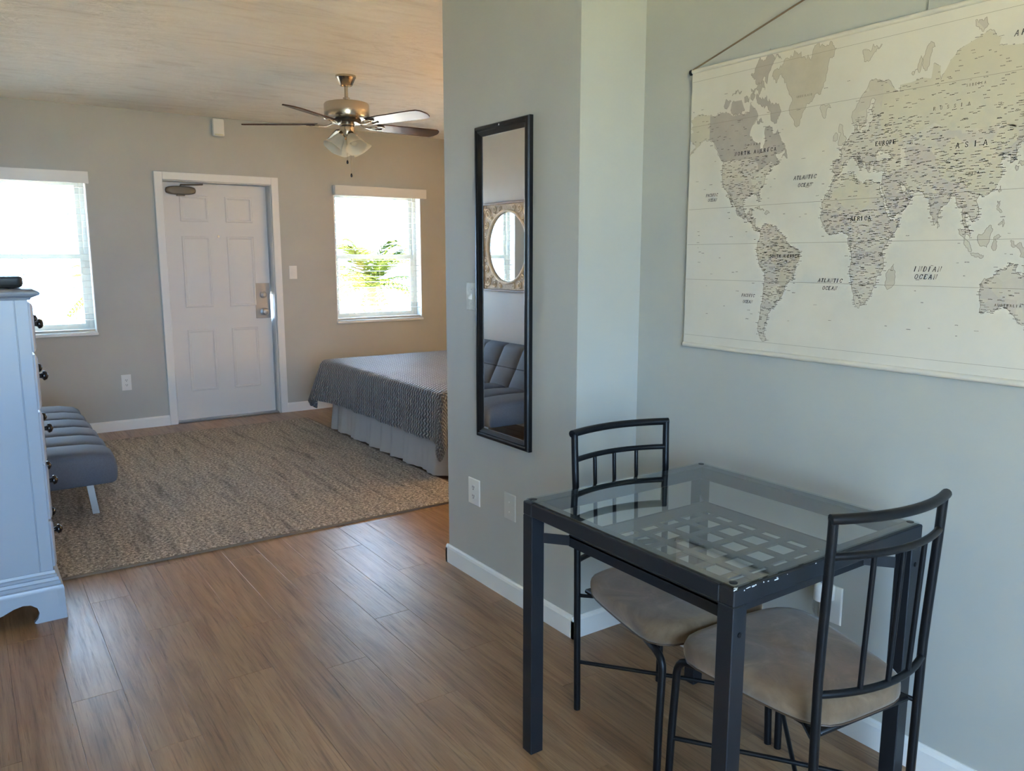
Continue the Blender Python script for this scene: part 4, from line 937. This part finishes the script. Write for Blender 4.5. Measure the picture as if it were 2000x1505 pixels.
for z0, z1 in zl:
    lo = [[(DX1+dx, DY0+.022+i, z0+i), (DX1+dx, DY1-.022-i, z0+i), (DX1+dx, DY1-.022-i, z1-i), (DX1+dx, DY0+.022+i, z1-i)] for i, dx in ((0, -.004), (0, .008), (.005, .013), (.014, .017), (.02, .018))]
    dw = obj('drawer', MB().loft(lo), M['dresser'], dr, smooth=25)
    zc = (z0+z1)/2
    for yy in (DY0+.215, DY1-.36):
        obj('knob', MB().lathe([(.010, 0), (.009, .014), (.011, .020), (.019, .024), (.020, .029), (.016, .037), (.006, .0425), (.001, .043)], seg=20, M=Matrix.Translation((DX1+.018, yy, zc)) @ Matrix.Rotation(PI/2, 4, 'Y')), M['bronze'], dw)
bx = empty('media_box', (.03, 3.68, 1.302), 'small black media box lying on top of the dresser', 'box')
mb = MB(); mb.loft([[(a, b, z) for a, b in rrect(-.17+i, .200-i, 3.56+i, 3.80-i, .02)] for i, z in ((.012, 1.306), (.004, 1.312), (0, 1.320), (0, 1.342), (.005, 1.347))])
obj('shell', mb, M['box_black'], bx)
ft = MB()
for x, y in ((-.13, 3.59), (.16, 3.59), (-.13, 3.77), (.16, 3.77)): ft.lathe([(.010, 1.302), (.010, 1.308)], (x, y, 0), 12)
obj('rubber_feet', ft, M['dark'], bx)

# ------------------------------------------------------------------ sofa
SY0, SY1 = 4.58, 6.24; NP = 6; pan = (SY1-SY0)/NP
so = empty('sofa', (.15, (SY0+SY1)/2, 0), 'slate blue tufted click clack sofa with chrome legs along the left wall', 'sofa')
def seam(y, depth, w=.018):
    t = (y-SY0)/pan; f = abs(t-round(t))*pan
    if round(t) in (0, NP): return 0
    return -depth*math.exp(-(f/w)**2)
def puff(y):
    t = ((y-SY0)/pan) % 1.0; return math.sin(PI*t)**.5 if 0 < t < 1 else 0
ys = []
k = 0
for i in range(NP):
    for t in (0, .03, .07, .14, .25, .4, .5, .6, .75, .86, .93, .97): ys.append(SY0 + pan*(i+t))
ys.append(SY1)
def seat_sec(y):
    e_ = min(y-SY0, SY1-y); k_ = max(0, 1-e_/.030); rd = .016*k_**2
    top = .388 + .020*puff(y) + seam(y, .010) - rd*.9; bot = .232 + rd*.5
    x0, x1 = -.10, .608 - rd*.5
    pts = []
    n = 9
    pts.append((x0, bot)); pts.append((x1-.03, bot)); pts.append((x1-.008, bot+.010)); pts.append((x1, bot+.032))
    pts.append((x1+.002, (bot+top)/2)); pts.append((x1-.002, top-.050)); pts.append((x1-.012, top-.022)); pts.append((x1-.036, top-.006))
    for t in (.12, .3, .5, .7, .88): pts.append((x1-.036 + (x0-x1+.036)*t, top + .016*math.sin(PI*min(1, t+.08)) ))
    pts.append((x0, top-.02))
    return [(x, y, z) for x, z in pts]
st_ = obj('seat', MB().loft([seat_sec(y) for y in ys]), M['sofa'], so, smooth=70)
sm = MB()
for i in range(1, NP):
    y = SY0 + pan*i; sec = seat_sec(y)[5:13]
    sm.tube([(p[0]-.001, y, p[2]+.0005) for p in sec], .0035, 6)
obj('seams', sm, M['sofa_seam'], st_)
# backrest
def back_sec(y):
    e_ = min(y-SY0, SY1-y); rd = .03*max(0, 1-e_/.045)**2
    pts = []; N = 22
    for j in range(N+1):
        v = j/N; z = .36 + .365*v; x = .085 - .185*v
        row = (v*2) % 1.0; pf = (math.sin(PI*row)**.5 if 0 < row < 1 else 0)*.6 + .4
        d_ = .030*puff(y)*pf + seam(y, .004) - rd
        if v > .93: d_ -= .03*((v-.93)/.07)
        pts.append((x + d_*.9, z + d_*.35))
    pts += [(-.135, .722), (-.175, .70), (-.150, .55), (-.07, .36)]
    return [(x, y, z) for x, z in pts]
bk = obj('backrest', MB().loft([back_sec(y) for y in ys]), M['sofa'], so, smooth=70)
sm = MB()
for i in range(1, NP):
    y = SY0 + pan*i; sm.tube([(p[0]+.0005, y, p[2]) for p in back_sec(y)[:22]], .0035, 6)
sm.tube([(back_sec(y)[11][0]+.0008, y, back_sec(y)[11][2]) for y in ys[3:-3]], .0035, 6)
obj('seams', sm, M['sofa_seam'], bk)
for x, y in ((.505, SY0+.22), (.505, SY1-.22), (.02, SY0+.22), (.02, SY1-.22)):
    mb = MB(); mb.loft([[(x+dx+a, y+b, z) for a, b in ((-.017, -.006), (.017, -.006), (.017, .006), (-.017, .006))] for dx, z in ((-.02, .24), (.006, .02 if x > .24 else .0))])
    obj('leg', mb, M['leg_steel'], so, smooth=0)
# ------------------------------------------------------------------ rug
RX0, RX1, RY0, RY1 = .245, 2.45, 3.895, 6.76
def rug_z(x, y):
    return .016 + .0018*math.sin(x*211+math.sin(y*93)*2)*math.sin(y*187+math.sin(x*71)*2) + random.uniform(-.0015, .0015)
nx, ny = 150, 200
rg = MB()
rg.grid(lambda u, v: (RX0+.004+(RX1-RX0-.008)*u, RY0+.004+(RY1-RY0-.008)*v, rug_z(u*2.2, v*2.8) if 0 < u < 1 and 0 < v < 1 else .011), nx, ny)
ru = empty('area_rug', ((RX0+RX1)/2, (RY0+RY1)/2, 0), 'brown and grey heathered area rug between the sofa and bed', 'rug')
obj('pile', rg, M['rug'], ru, smooth=180, fixn=False)
ed = MB()
for a, b, c, g in ((RX0, RX1, RY0, RY0+.008), (RX0, RX1, RY1-.008, RY1), (RX0, RX0+.008, RY0+.008, RY1-.008), (RX1-.008, RX1, RY0+.008, RY1-.008)): ed.box(a, b, c, g, .0005, .012)
obj('binding', ed, M['rug_edge'], ru, smooth=0)
obj('backing', MB().box(RX0+.008, RX1-.008, RY0+.008, RY1-.008, .0005, .006), M['rug_edge'], ru, smooth=0)

# ------------------------------------------------------------------ bed
BX0, BX1, BY0, BY1, BZ = 2.46, 4.50, 4.33, 6.24, .575
bd = empty('bed', ((BX0+BX1)/2, (BY0+BY1)/2, 0), 'bed with pleated grey skirt right of the rug', 'bed')
obj('mattress', MB().loft([[(a, b, z) for a, b in rrect(BX0+i, BX1-i, BY0+i, BY1-i, .08)] for i, z in ((.02, .30), (0, .32), (0, .53), (.02, .565), (.05, .572))]), M['mattress'], bd)
obj('box_base', MB().box(BX0+.03, BX1-.03, BY0+.03, BY1-.03, .06, .30), M['mattress'], bd, smooth=0)
sk = []; per = []
pth = rrect(BX0, BX1, BY0, BY1, .10, 14)
full = []
for i in range(len(pth)):
    a, b = pth[i], pth[(i+1) % len(pth)]; L = math.hypot(b[0]-a[0], b[1]-a[1]); k = max(1, int(L/.018))
    for j in range(k): full.append((a[0]+(b[0]-a[0])*j/k, a[1]+(b[1]-a[1])*j/k))
cxb, cyb = (BX0+BX1)/2, (BY0+BY1)/2
def skirt(z):
    out = []; s = 0; t = (.31-z)/.31
    for i, (x, y) in enumerate(full):
        a, b = full[i-1], full[(i+1) % len(full)]; tx_, ty_ = b[0]-a[0], b[1]-a[1]; L = math.hypot(tx_, ty_) or 1; nx_, ny_ = ty_/L, -tx_/L
        s += math.hypot(x-full[i-1][0], y-full[i-1][1]) if i else 0
        w = t*(.016*math.sin(s*27 + 1.8*math.sin(s*6)) + .006*math.sin(s*70)) + .024*t
        out.append((x+nx_*w, y+ny_*w, z))
    return out
obj('bed_skirt', MB().loft([skirt(z) for z in (.31, .25, .18, .10, .05, .023)], False, False), M['skirt'], bd, smooth=80)
# bedspread
qs = MB(); uv = []
OX0, OX1, OY0, OY1 = BX0-.012, BX1, BY0-.012, BY1+.012
DRP = .36; nu, nv = 120, 130
U0, U1, V0, V1 = OX0-DRP, OX1, OY0-DRP-.02, OY1+DRP
def quilt(i, j):
    u = U0 + (U1-U0)*i/nu; v = V0 + (V1-V0)*j/nv; uv.append((u, v))
    cu = max(OX0, u); cvv = min(max(OY0, v), OY1); du, dv = u-cu, v-cvv; h = math.hypot(du, dv)
    x, y, z = cu, cvv, BZ + .012 + .004*math.sin(u*9)*math.sin(v*8)
    if h > 0:
        dx, dy = du/h, dv/h; R_ = .045
        if h < R_*PI/2: out = R_*math.sin(h/R_); dn = R_*(1-math.cos(h/R_))
        else: out = R_; dn = R_ + (h - R_*PI/2)
        corner = min(abs(dx), abs(dy))*1.414
        tt = dn/DRP
        s = v if abs(du) > abs(dv) else u
        out += tt*(.020 + .010*math.sin(s*14) + .006*math.sin(s*31)) + .03*corner*tt + .015*tt*math.sin(5*math.atan2(dy, dx))*corner
        if v > OY1 - .3 and abs(du) > 0: out += .10*tt*min(1, (v-OY1+.3)/.3)*(1-.7*corner)
        x += dx*out; y += dy*out; z -= dn*.97
        if corner > .2: z = max(z, .16 + .04*math.sin(u*9+v*7))
    return (x, y, z)
qv = [quilt(i, j) for i in range(nu+1) for j in range(nv+1)]
qf = []
for i in range(nu):
    for j in range(nv):
        a = i*(nv+1)+j; qf.append((a, a+nv+1, a+nv+2, a+1))
qs.add(qv, qf)
qo = tag(obj('bedspread', qs, M['quilt'], smooth=180, loc=(cxb, cyb, BZ)), 'charcoal quilted bedspread draped over the bed', 'bedspread')
ul = qo.data.uv_layers.new(name='UVMap')
for lp in qo.data.loops: ul.data[lp.index].uv = uv[lp.vertex_index]
sd = qo.modifiers.new('thickness', 'SOLIDIFY'); sd.thickness = .008; sd.offset = -1

# unseen bedside table and lamp, added to warm the far right of the bedroom
nt = empty('nightstand', (4.5, 3.78, 0), 'unseen dark wooden nightstand added behind the partition to carry the lamp', 'nightstand')
obj('cabinet', MB().cbox(4.34, 4.70, 3.59, 3.97, .12, .55, .004), M['wood_dark'], nt)
for x in (4.36, 4.65):
    for y in (3.61, 3.92): obj('leg', MB().cbox(x, x+.03, y, y+.03, 0, .12, .002), M['wood_dark'], nt)
lm = empty('added_table_lamp', (4.52, 3.78, .55), 'unseen table lamp with a cream shade added for the warm glow', 'lamp')
obj('base', MB().lathe([(.07, .551), (.07, .565), (.02, .585), (.035, .66), (.045, .72), (.02, .79), (.010, .86), (.010, .90)], (4.52, 3.78, 0), 24), M['nickel'], lm)
obj('lamp_shade', MB().lathe([(.17, .86), (.11, 1.08)], (4.52, 3.78, 0), 32, cap0=False, cap1=False), M['frosted'], lm)
LP = bpy.data.lights.new('added_lamp_bulb', 'POINT'); LP.energy = 60; LP.color = (1, .62, .30); LP.shadow_soft_size = .05
lo_ = bpy.data.objects.new('added_lamp_bulb', LP); COL.objects.link(lo_); lo_.parent = lm; lo_.location = (0, 0, .42)

# ------------------------------------------------------------------ outside
struct('ground', MB().box(-40, 45, -1.5, 60, -3.3, -3.2), M['concrete'])
struct('bounce_ground', MB().box(-40, 45, -45, -1.5, -3.3, -3.2), flat('green_bounce_ground', (.17, .175, .10), .9, var=.2, bscale=2))  # unseen green ground, added to tint and dim the light bounced onto upper walls
struct('balcony', MB().box(-3, 8, Y+.2, 9.0, -.25, -.1), M['concrete'])
rl = empty('balcony_railing', (2, 8.9, -.1), 'white balcony railing with brown handrail seen through the blinds', 'railing')
obj('handrail', MB().cbox(-3, 8, 8.87, 8.93, .80, .84, .006), M['rail_brown'], rl)
obj('lower_rail', MB().cbox(-3, 8, 8.88, 8.92, -.02, .02, .004), M['rail_white'], rl)
bal = MB().cbox(-.016, .016, 8.885, 8.915, .02, .80, .003)
first = obj('baluster', bal, M['rail_white'], rl)
for k in range(70):
    c = first.copy(); COL.objects.link(c); c.parent = rl; c.location = (-2.9 - 0 + .155*k - 0, 0, 0)
first.location = (-2.9-.0775, 0, 0)
def palm(x, y, z0, zc, R_, n, label, seed):
    r = random.Random(seed); e = empty('palm_tree', (x, y, z0), label, 'palm', 'palms beyond the balcony')
    obj('trunk', MB().tube([(x, y, z0), (x+.05, y, (z0+zc)/2), (x, y, zc)], [.13, .10, .08], 10), M['stem'], e)
    for k in range(n):
        a = 2*PI*k/n + r.uniform(-.2, .2); el = r.uniform(-.35, 1.35); L = R_*r.uniform(.8, 1.1); mb = MB()
        pts = []
        for t in range(9):
            u = t/8; d_ = L*u; pts.append(Vector((x + math.cos(a)*d_*math.cos(el), y + math.sin(a)*d_*math.cos(el), zc + d_*math.sin(el) - .55*L*u*u)))
        mb.tube(pts, [.012*(1-.8*t/8) for t in range(9)], 5)
        for t in range(1, 17):
            u = t/16.5; i = min(7, int(u*8)); p = pts[i].lerp(pts[i+1], u*8-i); tg = (pts[i+1]-pts[i]).normalized()
            sd_ = tg.cross(Vector((0, 0, 1))).normalized()
            for s in (-1, 1):
                ln = .38*L*math.sin(PI*min(.98, .15+u*.85))**.7; tip = p + (sd_*s*.8 + tg*.6 + Vector((0, 0, -.25)))*ln*.7; w = tg*.020
                up = Vector((0, 0, .004))
                mb.add([p-w, p+w, tip, p+up], [(0, 1, 2), (0, 2, 3), (1, 3, 2), (0, 3, 1)])
        obj('frond', mb, M['leaf'], e, smooth=0)
palm(4.85, 10.6, -3.2, 1.0, 1.5, 30, 'yellow green palm seen through the window above the bed', 1)
palm(1.45, 11.0, -3.2, 1.0, .8, 12, 'small palm seen through the left window beside the dresser', 5)
